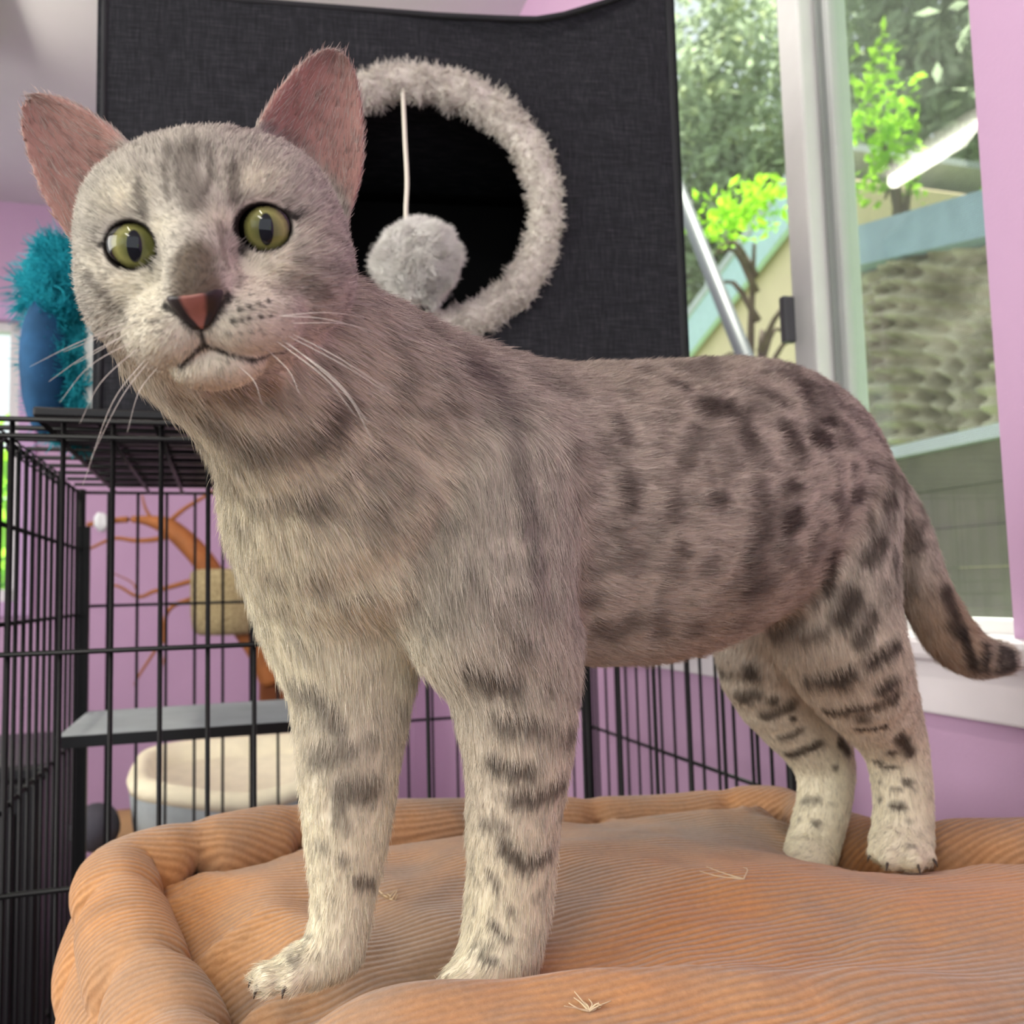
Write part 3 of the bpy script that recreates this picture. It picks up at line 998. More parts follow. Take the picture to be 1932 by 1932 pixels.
M_FLE = plain('cream_fleece', (214, 208, 198), .95, var=.08, scale=60, bump=.004, spec=.05)
ring = link('opening_ring', mesh('opening_ring', vv, F), M_FLE, house, smooth=True)
fleece('fleece_pile', vv, F, 30000, .0022, .004, (226, 220, 210), ring, 61, curl=2.2, w=.00035)
# pompom toy
pt = empty('pompom_toy', hit(760, 180, BY, wB - .012), 'white fluffy pompom hanging on a cord in the cat house opening', 'cat toy')
pc = hit(788, 494, BY, wB - .03)
rp = 78 * ((pc - CAM) @ FWD) / FPX
top_ = hit(760, 165, BY, wB - .012)
b = MB(); b.tube(catmull([top_, hit(764, 260, BY, wB - .02), hit(768, 340, BY, wB - .024), hit(767, 420, BY, wB - .03), pc], 5), .0022, 8)
b.build('cord', plain('white_cord', (232, 226, 210), .8, var=.05), pt, smooth=True)
bm = bmesh.new(); bmesh.ops.create_icosphere(bm, subdivisions=4, radius=rp * .88)
for v_ in bm.verts:
    n_ = vnoise(np.array([v_.co]) / .02, 70)[0]
    v_.co *= 1 + .06 * n_
    v_.co += Vector(pc)
me = bpy.data.meshes.new('pompom'); bm.to_mesh(me); bm.free()
pom = link('pompom', me, plain('white_wool', (236, 234, 228), .95, var=.04), pt, smooth=True)
Vp = np.array([v_.co for v_ in me.vertices]); Fp = np.array([list(p_.vertices) for p_ in me.polygons]); Fp = np.column_stack([Fp, Fp[:, 2]])
fleece('wool_pile', Vp, Fp, 24000, rp * .16, .010, (242, 240, 234), pom, 62, curl=.35, w=.00022)

# ================================================================ things on and behind the cage
# shaggy teal plush with a blue flank
ZB = ZT + .016
DP = .93
pl = empty('plush_toy', (*P(135, 790, DP)[:2], ZB), 'shaggy teal plush toy with a dark blue flank on the cage', 'plush toy')


def ell_mesh(c, r, sub=3, lump=.06, seed=1, ax=None):
    bm = bmesh.new(); bmesh.ops.create_icosphere(bm, subdivisions=sub, radius=1.0)
    V = np.array([v_.co for v_ in bm.verts]); F = [tuple(v_.index for v_ in f.verts) for f in bm.faces]; bm.free()
    V = V * (1 + lump * vnoise(V * 2.2 + seed * 7, seed))[:, None]
    V = V * np.asarray(r)
    if ax is not None: V = V @ np.asarray(ax)
    return V + np.asarray(c), F


c1 = P(140, 700, DP + .02); c1[2] = ZB + .078
V, F = ell_mesh(c1, (.034, .034, .080), 3, .08, 3)
TE = plain('teal_plush', (40, 164, 180), .9, var=.15)
tb_ = link('body', mesh('body', V, F), TE, pl, smooth=True)
fleece('shag', V, np.column_stack([np.array(F), np.array(F)[:, 2]]), 9000, .009, .012, (56, 182, 196), tb_, 63, curl=1.0, w=.0006)
V, F = ell_mesh(P(128, 540, DP + .01), (.033, .032, .042), 3, .1, 5)
hd_ = link('head', mesh('head', V, F), TE, pl, smooth=True)
fleece('shag', V, np.column_stack([np.array(F), np.array(F)[:, 2]]), 7000, .011, .012, (44, 168, 184), hd_, 64, curl=1.1, w=.0006)
c1 = P(88, 720, DP - .01); c1[2] = ZB + .075
V, F = ell_mesh(c1, (.024, .03, .076), 3, .04, 8)
link('flank', mesh('flank', V, F), plain('blue_cloth', (40, 84, 122), .85, var=.35, scale=26), pl, smooth=True)
# white rounded plastic lid leaning at the box
wc = P(178, 690, .93)
V, F = ell_mesh(wc + BY * .0, (.016, .006, .058), 3, 0, 1)
tag(link('white_lid', mesh('white_lid', V, F), plain('white_plastic', (236, 234, 228), .5, var=.03), smooth=True), 'white rounded lid standing between the plush toy and cat house', 'lid').location = (0, 0, 0)

# natural branch cat tree behind the cage
DT = 2.35
ct = empty('cat_tree', (*P(515, 1500, DT)[:2], 0), 'branchy wooden cat tree with a carpeted perch behind the cage', 'cat tree')
M_BR = plain('brown_branch', (160, 98, 52), .6, var=.2, scale=18, bump=.003)
b = MB()
f0 = P(515, 1500, DT); f0[2] = 0
post_top = P(515, 1285, DT)
b.box((f0 + post_top) / 2, AN, AD, AZ, .034, .034, post_top[2] / 2); b.build('post', plain('dark_brown_post', (112, 62, 30), .6, var=.15), ct, bevel=.006)
b = MB(); b.box(f0 + AZ * .015, AN, AD, AZ, .15, .15, .015); b.build('base', plain('carpet_base', (150, 134, 104), .95), ct, bevel=.005)
tr = catmull([P(515, 1290, DT), P(490, 1230, DT), P(430, 1140, DT), P(385, 1060, DT), P(330, 1003, DT), P(292, 985, DT), P(240, 980, DT), P(165, 990, DT)], 6)
b = MB(); b.tube(tr, list(np.interp(np.linspace(0, 1, len(tr)), [0, .35, .5, .66, .8, 1], [.032, .030, .028, .022, .010, .006])), 10); b.build('trunk', M_BR, ct, smooth=True)
for pts, r in (([(312, 992), (345, 962), (384, 938), (420, 915)], .007), ([(290, 985), (275, 960), (268, 935)], .005), ([(330, 1008), (292, 1018), (255, 1020), (215, 1016), (170, 1035)], .008),
               ([(365, 1095), (320, 1108), (290, 1116), (262, 1126), (228, 1108), (214, 1104)], .007), ([(262, 1126), (250, 1100), (215, 1082)], .003),
               ([(365, 1128), (325, 1145), (310, 1172), (308, 1205), (290, 1232), (262, 1275), (254, 1292)], .006), ([(308, 1205), (314, 1225), (304, 1262)], .004)):
    c = catmull([P(*q, DT) for q in pts], 5)
    b = MB(); b.tube(c, list(np.linspace(r, r * .45, len(c))), 7); b.build('branch', M_BR, ct, smooth=True)
cc_ = P(440, 1135, DT)
V, F = [], []
for j, (rr, z) in enumerate([(.001, -.083), (.085, -.083), (.100, -.070), (.105, -.03), (.106, .04), (.106, .074), (.098, .084), (.088, .080), (.085, .02), (.08, -.05), (.001, -.055)]):
    for i in range(40):
        a = 2 * math.pi * i / 40
        V.append(cc_ + np.array([rr * math.cos(a), rr * math.sin(a), z]))
F = [(j * 40 + i, j * 40 + (i + 1) % 40, (j + 1) * 40 + (i + 1) % 40, (j + 1) * 40 + i) for j in range(10) for i in range(40)]
m = NT('sand_carpet')
f_ = m.noise(m.coord('Object'), 160, 4, .7)
m.l(m.ramp(f_, [(.3, s2l((120, 104, 72))), (.55, s2l((176, 158, 118))), (.75, s2l((206, 190, 150)))]), m.b.inputs['Base Color'])
m.set(Roughness=.95); m.bump(f_, .8, .004)
link('perch_cup', mesh('perch_cup', V, F), m.m, ct, smooth=True)
# white fluff on the twig
wv_ = P(192, 984, DT - .03)
V, F = ell_mesh(wv_, (.018, .018, .026), 3, .25, 4)
tag(link('feather_ball', mesh('feather_ball', V, F), plain('white_down', (232, 234, 236), .95, var=.05), smooth=True), 'white feather ball hanging on the thin branch of the cat tree', 'cat toy')

# low table with the pet beds
DBd = 1.78
lt = empty('bench', (*P(420, 1500, DBd)[:2], 0), 'low wooden bench carrying the cream pet bed behind the cage', 'bench')
bc_ = P(466, 1492, DBd)
ztab = bc_[2] - .055
b = MB(); b.box((bc_[0] - .03, bc_[1], ztab - .015), AN, AD, AZ, .235, .19, .015); b.build('bench_top', M_WOOD, lt, bevel=.004)
for sx in (-1, 1):
    for sy in (-1, 1):
        q = np.array([bc_[0] - .03, bc_[1], 0]) + AN * sx * .2 + AD * sy * .15
        b = MB(); b.box(q + AZ * (ztab - .03) / 2, AN, AD, AZ, .02, .02, (ztab - .03) / 2); b.build('leg', M_WOOD, lt)
bed = empty('pet_bed', (bc_[0], bc_[1], ztab), 'grey pet bed with cream fleece rim and lining behind the cage', 'pet bed')


def rring(c, hx_, hy_, r, z, n=64, rotz=0.0):
    out = []
    for i in range(n):
        a = 2 * math.pi * i / n
        x = math.copysign(abs(math.cos(a)) ** .55, math.cos(a)) * hx_; y = math.copysign(abs(math.sin(a)) ** .55, math.sin(a)) * hy_
        out.append(np.asarray(c) + AN * x + AD * y + AZ * z(x / hx_, y / hy_))
    return out


def loft(name, rows, mat, parent, cap=True):
    n = len(rows[0]); V = [q for r in rows for q in r]
    F = [(j * n + i, j * n + (i + 1) % n, (j + 1) * n + (i + 1) % n, (j + 1) * n + i) for j in range(len(rows) - 1) for i in range(n)]
    F.append(tuple(range(n))[::-1])
    if cap: F.append(tuple((len(rows) - 1) * n + i for i in range(n)))
    return link(name, mesh(name, V, F), mat, parent, smooth=True)


c_ = np.array([bc_[0], bc_[1], ztab])
dip = lambda x, y: -.030 * math.exp(-((y + 1) / .5) ** 2) * math.exp(-(x / .55) ** 2) + .012 * y
hB = .115
loft('shell', [rring(c_, .195, .155, 0, lambda x, y: .001), rring(c_, .205, .165, 0, lambda x, y: .02), rring(c_, .212, .172, 0, lambda x, y: hB - .02 + dip(x, y)), rring(c_, .208, .168, 0, lambda x, y: hB - .008 + dip(x, y))],
     plain('grey_felt', (156, 162, 164), .9, var=.08, scale=40), bed, cap=False)
loft('lining', [rring(c_, .212, .172, 0, lambda x, y: hB - .022 + dip(x, y)), rring(c_, .216, .176, 0, lambda x, y: hB - .006 + dip(x, y)), rring(c_, .205, .165, 0, lambda x, y: hB + .012 + dip(x, y)), rring(c_, .180, .140, 0, lambda x, y: hB + .008 + dip(x, y)),
                rring(c_, .155, .115, 0, lambda x, y: .06), rring(c_, .13, .095, 0, lambda x, y: .045), rring(c_, .01, .01, 0, lambda x, y: .045)][::-1], plain('cream_plush', (238, 228, 200), .95, var=.06, scale=30, bump=.004), bed)
pz = P(180, 1530, 1.60)
V, F = ell_mesh((pz[0], pz[1], ztab + .036), (.042, .045, .042), 3, .05, 9)
tag(link('pouf', mesh('pouf', V, F), plain('dark_grey_plush', (70, 68, 76), .95, var=.1), smooth=True), 'small dark grey pouf beside the cream pet bed', 'pouf')

# dark storage crate beyond the left end of the cage
cb = empty('storage_crate', Q(-.56, 2.2, 0), 'tall black plastic storage crate standing beyond the cage end', 'crate')
b = MB(); rbox(b, -.80, -.33, 1.95, 2.40, 0, .76); b.build('body', M_BLK, cb, bevel=.012)
b = MB(); rbox(b, -.815, -.315, 1.935, 2.415, .76, .79); b.build('lid', M_BLK, cb, bevel=.008)
for k in range(6):
    b = MB(); rbox(b, -.77 + k * .075, -.75 + k * .075, 1.938, 1.95, .06, .70); b.build('rib', M_BLK, cb)
# ================================================================ the cat
S_H = 0.97e-3                                     # head millimetres to metres


def head_frame(yaw, pit, rol):
    y, p_, r = map(math.radians, (yaw, pit, rol))
    fw = np.array([math.sin(y) * math.cos(p_), -math.cos(y) * math.cos(p_), -math.sin(p_)])
    r0 = unit(np.cross([0, 0, 1.0], fw)); u0 = np.cross(fw, r0)
    return r0 * math.cos(r) + u0 * math.sin(r), fw, u0 * math.cos(r) - r0 * math.sin(r)


HR, HF, HU = head_frame(7.3, 16.05, 8.8)
HE = P(373.8, 446.9, 0.30)


def H(x, y, z):
    return HE + S_H * (x * HR + y * HF + z * HU)


LAT = unit([0.53, -0.848, 0.0])                   # the cat's left
HEAD = unit([-0.848, -0.53, 0.0])                 # the way it stands
ORG = P(1250, 955, 0.555)                         # a point of the middle plane

GREY = np.array(s2l((192, 182, 169)))
BACK = np.array(s2l((188, 177, 161)))
CREAM = np.array(s2l((236, 228, 203)))
TAN = np.array(s2l((178, 156, 132)))
PALE = np.array(s2l((214, 204, 185)))
FACE = np.array(s2l((180, 174, 162)))
DARK = np.array(s2l((72, 62, 54)))
BLACK = np.array(s2l((30, 26, 24)))

prims = []                                        # (kind, data, k, squash, colour, flow)


def cone(a, b, k, col, sq=1.0, flow=None):
    A, B = P(*a[:3]), P(*b[:3])
    ra, rb = a[3] * a[2] / FPX, b[3] * b[2] / FPX
    prims.append(dict(t='c', a=A, b=B, ra=ra, rb=rb, k=k, sq=sq, col=col, flow=unit(B - A) if flow is None else unit(flow)))


def chain(pts, k, cols, sq=1.0):
    """a smooth tapering limb through the points; its spans blend with each other without swelling"""
    q = catmull([[*P(*p[:3]), p[3] * p[2] / FPX] for p in pts], 4)
    for i in range(len(q) - 1):
        prims.append(dict(t='c', a=q[i, :3], b=q[i + 1, :3], ra=q[i, 3], rb=q[i + 1, 3], k=k, sq=sq,
                          col=cols[min(i // 4, len(cols) - 1)], flow=unit(q[i + 1, :3] - q[i, :3]), cid=len(CH)))
    CH.append(k)


CH = []


def hcone(a, b, ra, rb, k, col):
    A, B = H(*a), H(*b)
    prims.append(dict(t='c', a=A, b=B, ra=ra * S_H, rb=rb * S_H, k=k * S_H, sq=1.0, col=col, flow=None))


def hell(c, r, k, col, rot=0.0, op='+'):
    """ellipsoid in head millimetres; rot turns it about the up axis (degrees)"""
    w = math.radians(rot)
    ax = HR * math.cos(w) + HF * math.sin(w)
    ay = HF * math.cos(w) - HR * math.sin(w)
    prims.append(dict(t='e', c=H(*c), ax=np.stack([ax, ay, HU]), r=np.array(r) * S_H, k=k * S_H, col=col, flow=None, op=op))


def well(c, r, axes, k, col, flow=None):
    """ellipsoid in metres with given axes"""
    prims.append(dict(t='e', c=np.asarray(c), ax=np.asarray(axes), r=np.array(r), k=k, col=col, flow=flow, op='+'))


# ---- trunk
chain([(645, 965, .445, 200), (830, 930, .475, 258), (1010, 965, .508, 277), (1250, 960, .555, 276),
       (1430, 905, .597, 225), (1540, 885, .63, 145), (1590, 912, .635, 86)], .02,
      [CREAM, GREY, BACK, BACK, BACK, BACK], sq=.80)
# ---- neck and crest
chain([(388, 615, .35, 164), (500, 715, .372, 162), (598, 825, .405, 192), (685, 950, .44, 234)], .018, [PALE, PALE, CREAM])
chain([(640, 625, .385, 100), (835, 795, .45, 160), (985, 866, .492, 160)], .02, [GREY, GREY], sq=.9)
# ---- front leg of the viewer's side
chain([(905, 920, .462, 190), (908, 1110, .44, 172), (958, 1250, .438, 127), (977, 1400, .437, 103),
       (968, 1560, .437, 86), (961, 1690, .437, 80), (945, 1790, .433, 77)], .012,
      [GREY, GREY, PALE, PALE, CREAM, CREAM])
cone((1030, 1215, .455, 62), (985, 1300, .442, 85), .012, GREY)
# ---- front leg of the far side
chain([(640, 1010, .465, 190), (652, 1130, .462, 164), (664, 1290, .455, 114), (660, 1420, .447, 96),
       (655, 1560, .442, 79), (648, 1690, .437, 59), (634, 1785, .432, 55)], .010,
      [CREAM, CREAM, PALE, CREAM, CREAM, CREAM])
# ---- hind leg of the viewer's side
chain([(1552, 950, .618, 136), (1560, 1120, .605, 126), (1604, 1252, .608, 106), (1683, 1395, .63, 61),
       (1703, 1500, .628, 52), (1702, 1585, .622, 54)], .014, [GREY, PALE, PALE, CREAM, CREAM])
# ---- hind leg of the far side
chain([(1490, 1050, .65, 140), (1452, 1262, .668, 92), (1545, 1415, .685, 60), (1556, 1500, .68, 49),
       (1532, 1600, .668, 47)], .012, [GREY, PALE, CREAM, CREAM])
# ---- tail
_t = [(1640, 905, .645, 52), (1702, 1000, .655, 47), (1742, 1110, .66, 46), (1787, 1192, .665, 47),
      (1838, 1236, .67, 41), (1893, 1243, .675, 29)]
chain(_t, .008, [GREY, GREY, TAN, TAN, GREY])


# ---- paws: pads of toes
def paw(cx, cy, D, r, dirpx, toes, col=CREAM):
    c = P(cx, cy, D)
    rr = r * D / FPX
    d = unit(dirpx)
    sd = np.cross(d, [0, 0, 1.0])
    well(c, (rr * 1.15, rr * .95, rr * .72), np.stack([d, sd, [0, 0, 1.0]]), .006, col)
    for a, ext, drop, tr in toes:
        w = math.radians(a)
        dd = d * math.cos(w) + sd * math.sin(w)
        q = c + dd * rr * ext + np.array([0, 0, -rr * drop])
        well(q, (rr * tr * 1.35, rr * tr, rr * tr), np.stack([dd, np.cross(dd, [0, 0, 1.0]), [0, 0, 1.0]]), .0035, col)
        TOES.append((q, dd, rr * tr * 1.35))


TOES = []
paw(590, 1818, .425, 58, (-.88, -.47, 0), [(-38, 1.0, .12, .36), (-13, 1.45, .14, .38), (13, 1.42, .14, .38), (40, .98, .12, .36)])
paw(930, 1820, .428, 66, (-.75, -.66, 0), [(-42, .85, .1, .34), (-14, 1.15, .12, .36), (14, 1.15, .12, .36), (42, .85, .1, .34)])
paw(1698, 1594, .612, 56, (-.35, -.93, 0), [(-50, .82, .15, .36), (-17, 1.1, .18, .38), (17, 1.1, .18, .38), (50, .82, .15, .36)])
paw(1528, 1612, .655, 50, (-.6, -.8, 0), [(-40, .9, .15, .36), (-13, 1.15, .18, .38), (13, 1.15, .18, .38), (40, .9, .15, .36)])

# ---- head
hell((0, -42, 6), (44, 46, 35), 10, FACE)
hell((0, -24, 18), (37, 20, 20), 10, FACE)
hell((0, -16, 8), (31, 19, 22), 10, FACE)
for s in (-1, 1):
    hell((s * 28, -27, -14), (22, 28, 23), 10, FACE)
    hell((s * 28, -30, 4), (18.5, 26, 24), 10, FACE)
hell((0, -14, -30), (32, 28, 19), 10, PALE)
hell((0, 6, -27), (20, 20, 15), 7, FACE)
for s in (-1, 1):
    hell((s * 10.5, 15, -31), (13, 12, 10.5), 2.5, CREAM)
    hell((s * 19, 6, -31), (11, 13, 11), 6, FACE)
hell((0, 9, -43.5), (16, 12, 8.5), 2.5, CREAM)
hcone((0, -4, 6), (0, 18, -14), 12, 9.5, 8, FACE)
hell((0, 23.5, -19.5), (9.2, 7, 7), 4, FACE)
for s in (-1, 1):
    hell((s * 22, -9, 12), (14, 9, 6), 6, FACE, rot=-s * 20)
    hell((s * 25, -9, -12), (15, 12, 9), 6, FACE, rot=-s * 25)
for s in (-1, 1):
    hell((s * 22.5, 0, 0), (8.7, 13, 7.6), 1.5, BLACK, rot=-s * 14, op='-')


def ear_sdf(s, q):
    """thin cupped leaf of an ear; q (N,3) world points"""
    B = np.array([s * 37.0, -38, 24]); T = np.array([s * 57.5, -44, 66 if s > 0 else 62])
    a = T - B; Lh = np.linalg.norm(a); a = a / Lh
    nr = np.array([s * .30, 1.0, 0.0]); nr = unit(nr - a * (nr @ a))
    w = np.cross(a, nr)
    d = (q - HE) / S_H
    loc = np.stack([d @ HR, d @ HF, d @ HU], -1) - B
    t = loc @ a / Lh; x = loc @ w; n = loc @ nr
    tc = np.clip(t, 0, 1)
    Wd = 18.2 * np.power(np.clip(1 - np.power(tc, 1.7), 0, 1), .76) + 3.0 * np.sqrt(np.clip(1 - tc ** 8, 0, 1))
    cup = 13 * (1 - .75 * tc)
    xr = np.clip(x / Wd, -1.1, 1.1)
    n0 = -cup * (1 - xr * xr) + 2.0
    slope = np.sqrt(1 + (2 * cup * xr / np.maximum(Wd, 4)) ** 2)
    sh = np.abs(n - n0) / slope - (1.9 - .5 * tc)
    ed = (np.abs(x) - Wd) * .8
    kk = 1.2
    hh = np.clip(.5 - .5 * (ed - sh) / kk, 0, 1)
    se = ed * (1 - hh) + sh * hh + kk * hh * (1 - hh)
    dd = np.maximum(se, np.maximum((t - 1) * Lh, (-.35 - t) * Lh))
    return dd * S_H


for s in (-1, 1):
    c = H(s * 47, -41, 44)
    prims.append(dict(t='ear', s=s, c=c, R=.048, k=3 * S_H, col=np.array(s2l((165, 152, 145))), flow=None))


def prim_sdf(p, q):
    if p['t'] == 'c':
        a, b = p['a'], p['b']
        ab = b - a
        t = np.clip(((q - a) @ ab) / (ab @ ab), 0, 1)
        r = q - a - t[..., None] * ab
        if p['sq'] != 1.0:
            r = r + ((r @ LAT)[..., None] * (1 / p['sq'] - 1)) * LAT
        return np.linalg.norm(r, axis=-1) - (p['ra'] + t * (p['rb'] - p['ra']))
    if p['t'] == 'e':
        l = (q - p['c']) @ p['ax'].T
        k0 = np.linalg.norm(l / p['r'], axis=-1)
        k1 = np.linalg.norm(l / p['r'] ** 2, axis=-1) + 1e-9
        return k0 * (k0 - 1) / k1
    return ear_sdf(p['s'], q)


def prim_box(p):
    m = p['k'] + .012
    if p['t'] == 'c':
        r = max(p['ra'], p['rb']) + m
        return np.minimum(p['a'], p['b']) - r, np.maximum(p['a'], p['b']) + r
    if p['t'] == 'e':
        r = np.sqrt(((p['ax'] * p['r'][:, None]) ** 2).sum(0)) + m
        return p['c'] - r, p['c'] + r
    return p['c'] - p['R'], p['c'] + p['R']


def axis_grid(lo, hi, flo, fhi, coarse, fine):
    g = [lo]
    while g[-1] < hi:
        x = g[-1]
        d = max(flo - x, x - fhi, 0)
        g.append(x + min(coarse, fine + d * .12))
    return np.array(g)


def surface_nets(g, phi):
    nx, ny, nz = phi.shape
    ins = phi < 0
    cnt = np.zeros((nx - 1, ny - 1, nz - 1), np.uint8)
    for dx in (0, 1):
        for dy in (0, 1):
            for dz in (0, 1):
                cnt += ins[dx:nx - 1 + dx, dy:ny - 1 + dy, dz:nz - 1 + dz]
    act = np.argwhere((cnt > 0) & (cnt < 8))
    idx = -np.ones(cnt.shape, np.int32)
    idx[act[:, 0], act[:, 1], act[:, 2]] = np.arange(len(act))
    corners = np.array([[x, y, z] for x in (0, 1) for y in (0, 1) for z in (0, 1)])
    pos = np.stack([np.stack([g[k][act[:, k] + c[k]] for k in range(3)], -1) for c in corners], 1)
    val = np.stack([phi[act[:, 0] + c[0], act[:, 1] + c[1], act[:, 2] + c[2]] for c in corners], 1)
    acc = np.zeros((len(act), 3)); n = np.zeros(len(act))
    for i in range(8):
        for j in range(i + 1, 8):
            if np.abs(corners[i] - corners[j]).sum() != 1: continue
            m = (val[:, i] < 0) != (val[:, j] < 0)
            t = np.where(m, val[:, i] / (val[:, i] - val[:, j] + 1e-20), 0)
            acc += np.where(m[:, None], pos[:, i] + t[:, None] * (pos[:, j] - pos[:, i]), 0)
            n += m
    V = acc / n[:, None]
    F = []
    for ax in range(3):
        u, v = (ax + 1) % 3, (ax + 2) % 3
        a = np.take(ins, range(phi.shape[ax] - 1), ax); b = np.take(ins, range(1, phi.shape[ax]), ax)
        e = np.argwhere(a != b)
        e = e[(e[:, u] > 0) & (e[:, v] > 0) & (e[:, u] < phi.shape[u] - 1) & (e[:, v] < phi.shape[v] - 1)]
        fl = a[e[:, 0], e[:, 1], e[:, 2]]
        q = []
        for du, dv in ((0, 0), (1, 0), (1, 1), (0, 1)):
            c = e.copy(); c[:, u] -= du; c[:, v] -= dv
            q.append(idx[c[:, 0], c[:, 1], c[:, 2]])
        q = np.stack(q, 1)
        q[~fl] = q[~fl][:, ::-1]
        F.append(q)
    return V, np.vstack(F)


lo = np.min([prim_box(p)[0] for p in prims], 0); hi = np.max([prim_box(p)[1] for p in prims], 0)
hb = np.array([H(x, y, z) for x in (-60, 60) for y in (-55, 34) for z in (-52, 68)])
flo, fhi = hb.min(0), hb.max(0)
G = [axis_grid(lo[k], hi[k], flo[k], fhi[k], .0030, .0011) for k in range(3)]
phi = np.full([len(g) for g in G], .02, np.float32)
def paint_field(F, plist, hard):
    for p in plist:
        b0, b1 = prim_box(p)
        sl = tuple(slice(max(np.searchsorted(G[k], b0[k]) - 1, 0), np.searchsorted(G[k], b1[k]) + 1) for k in range(3))
        X = np.stack(np.meshgrid(*[G[k][sl[k]] for k in range(3)], indexing='ij'), -1)
        d = prim_sdf(p, X.reshape(-1, 3)).reshape(X.shape[:3]).astype(np.float32)
        if hard:
            F[sl] = np.minimum(F[sl], d)
        else:
            merge(F, sl, d, p['k'], p.get('op', '+'))


def merge(F, sl, d, k, op):
    c = F[sl]
    if op == '-':
        d = -d
        h = np.clip(.5 - .5 * (c - d) / k, 0, 1)
        F[sl] = c * (1 - h) + d * h + k * h * (1 - h)
    else:
        h = np.clip(.5 + .5 * (c - d) / k, 0, 1)
        F[sl] = c * (1 - h) + d * h - k * h * (1 - h)


i = 0
while i < len(prims):
    p = prims[i]
    if 'cid' in p:
        grp = [q for q in prims if q.get('cid', -1) == p['cid']]
        tmp = np.full(phi.shape, .05, np.float32)
        paint_field(tmp, grp, True)
        bx = [prim_box(q) for q in grp]
        b0, b1 = np.min([x[0] for x in bx], 0), np.max([x[1] for x in bx], 0)
        sl = tuple(slice(max(np.searchsorted(G[k], b0[k]) - 1, 0), np.searchsorted(G[k], b1[k]) + 1) for k in range(3))
        merge(phi, sl, tmp[sl], p['k'], '+')
        i += len(grp)
    else:
        paint_field(phi, [p], False)
        i += 1
del tmp
CV, CF = surface_nets(G, phi)
del phi
# keep the big shell, smooth once
E_ = np.vstack([CF[:, [0, 1]], CF[:, [1, 2]], CF[:, [2, 3]], CF[:, [3, 0]]])
for it in range(2):
    acc = np.zeros_like(CV); n = np.zeros(len(CV))
    for a, b in ((0, 1), (1, 0)):
        np.add.at(acc, E_[:, a], CV[E_[:, b]]); np.add.at(n, E_[:, a], 1)
    CV = .55 * CV + .45 * acc / np.maximum(n, 1)[:, None]
CT = np.vstack([CF[:, [0, 1, 2]], CF[:, [0, 2, 3]]])


def vert_normals(V, T):
    fn = np.cross(V[T[:, 1]] - V[T[:, 0]], V[T[:, 2]] - V[T[:, 0]])
    vn = np.zeros_like(V)
    for k in range(3):
        np.add.at(vn, T[:, k], fn)
    return unit(vn)


CN = vert_normals(CV, CT)
print('cat verts', len(CV), 'grid', [len(g) for g in G])

# ---- coat: each part of the body gives its ground colour, blended where parts meet
wsum = np.zeros(len(CV)); csum = np.zeros((len(CV), 3)); fsum = np.zeros((len(CV), 3)); hw = np.zeros(len(CV)); ew = np.zeros(len(CV))
nose_tip = H(0, 33, -20)
for i, p in enumerate(prims):
    if p.get('op', '+') == '-': continue
    d = prim_sdf(p, CV)
    w = np.exp(-np.clip(d, -.004, .1) / .006)
    wsum += w; csum += w[:, None] * p['col']
    if p['flow'] is not None:
        fsum += w[:, None] * p['flow']
    elif p['t'] == 'e' and not any(np.allclose(p['c'], t[0]) for t in TOES):
        hw += w
        fsum += w[:, None] * unit(CV - nose_tip)
    elif p['t'] == 'ear':
        ew += w; hw += w
        fsum += w[:, None] * unit(H(p['s'] * 62, -46, 78) - H(p['s'] * 37, -38, 24))
    else:
        fsum += w[:, None] * HEAD
        if p['t'] == 'c': hw += w
coat = csum / wsum[:, None]
flow = unit(fsum)
headw = hw / wsum
earw = ew / wsum


def smooth(x, a, b):
    t = np.clip((x - a) / (b - a), 0, 1)
    return t * t * (3 - 2 * t)


def mixc(c, col, w):
    return c * (1 - w[:, None]) + np.asarray(col) * w[:, None]


def blob(q, c, r):
    return np.exp(-(np.linalg.norm(q - c, axis=1) / r) ** 2)


BV = BVHTree.FromPolygons([tuple(v) for v in CV], [tuple(map(int, f)) for f in CF])


def onto(px, py):
    """the point of the cat that the photograph shows at a pixel"""
    v = P(px, py, 1.0) - CAM
    h = BV.ray_cast(Vector(CAM), Vector(unit(v)))
    if h[0] is None:
        return None
    return np.array(h[0])


def mirror(q):
    return q - 2 * ((q - ORG) @ LAT) * LAT


def stroke(pts, wpx, dark, col=DARK, soft=.45, rough=.25, mir=False):
    """a marking or painted shade: polyline of pixels laid on the coat, width in pixels"""
    global coat
    Q = [onto(*p) for p in pts]
    Q = [q for q in Q if q is not None]
    if not Q: return
    for sgn in ((0, 1) if mir else (0,)):
        R = [mirror(q) for q in Q] if sgn else Q
        D = np.mean([(q - CAM) @ FWD for q in Q])
        r = wpx * .5 * D / FPX
        c0 = np.mean(R, 0); ext = max(np.linalg.norm(q - c0) for q in R) + r * 2.5
        sel = np.where(np.linalg.norm(CV - c0, axis=1) < ext)[0]
        if len(sel) == 0: continue
        q = CV[sel]
        d = np.full(len(q), 9.)
        if len(R) == 1:
            d = np.linalg.norm(q - R[0], axis=1)
        for a, b in zip(R[:-1], R[1:]):
            ab = b - a
            t = np.clip((q - a) @ ab / (ab @ ab + 1e-12), 0, 1)
            d = np.minimum(d, np.linalg.norm(q - a - t[:, None] * ab, axis=1))
        d = d + rough * r * vnoise(q / (r * .9 + 1e-6), 3)
        w = dark * (1 - smooth(d, r * (1 - soft), r * (1 + soft)))
        coat[sel] = mixc(coat[sel], col, w)
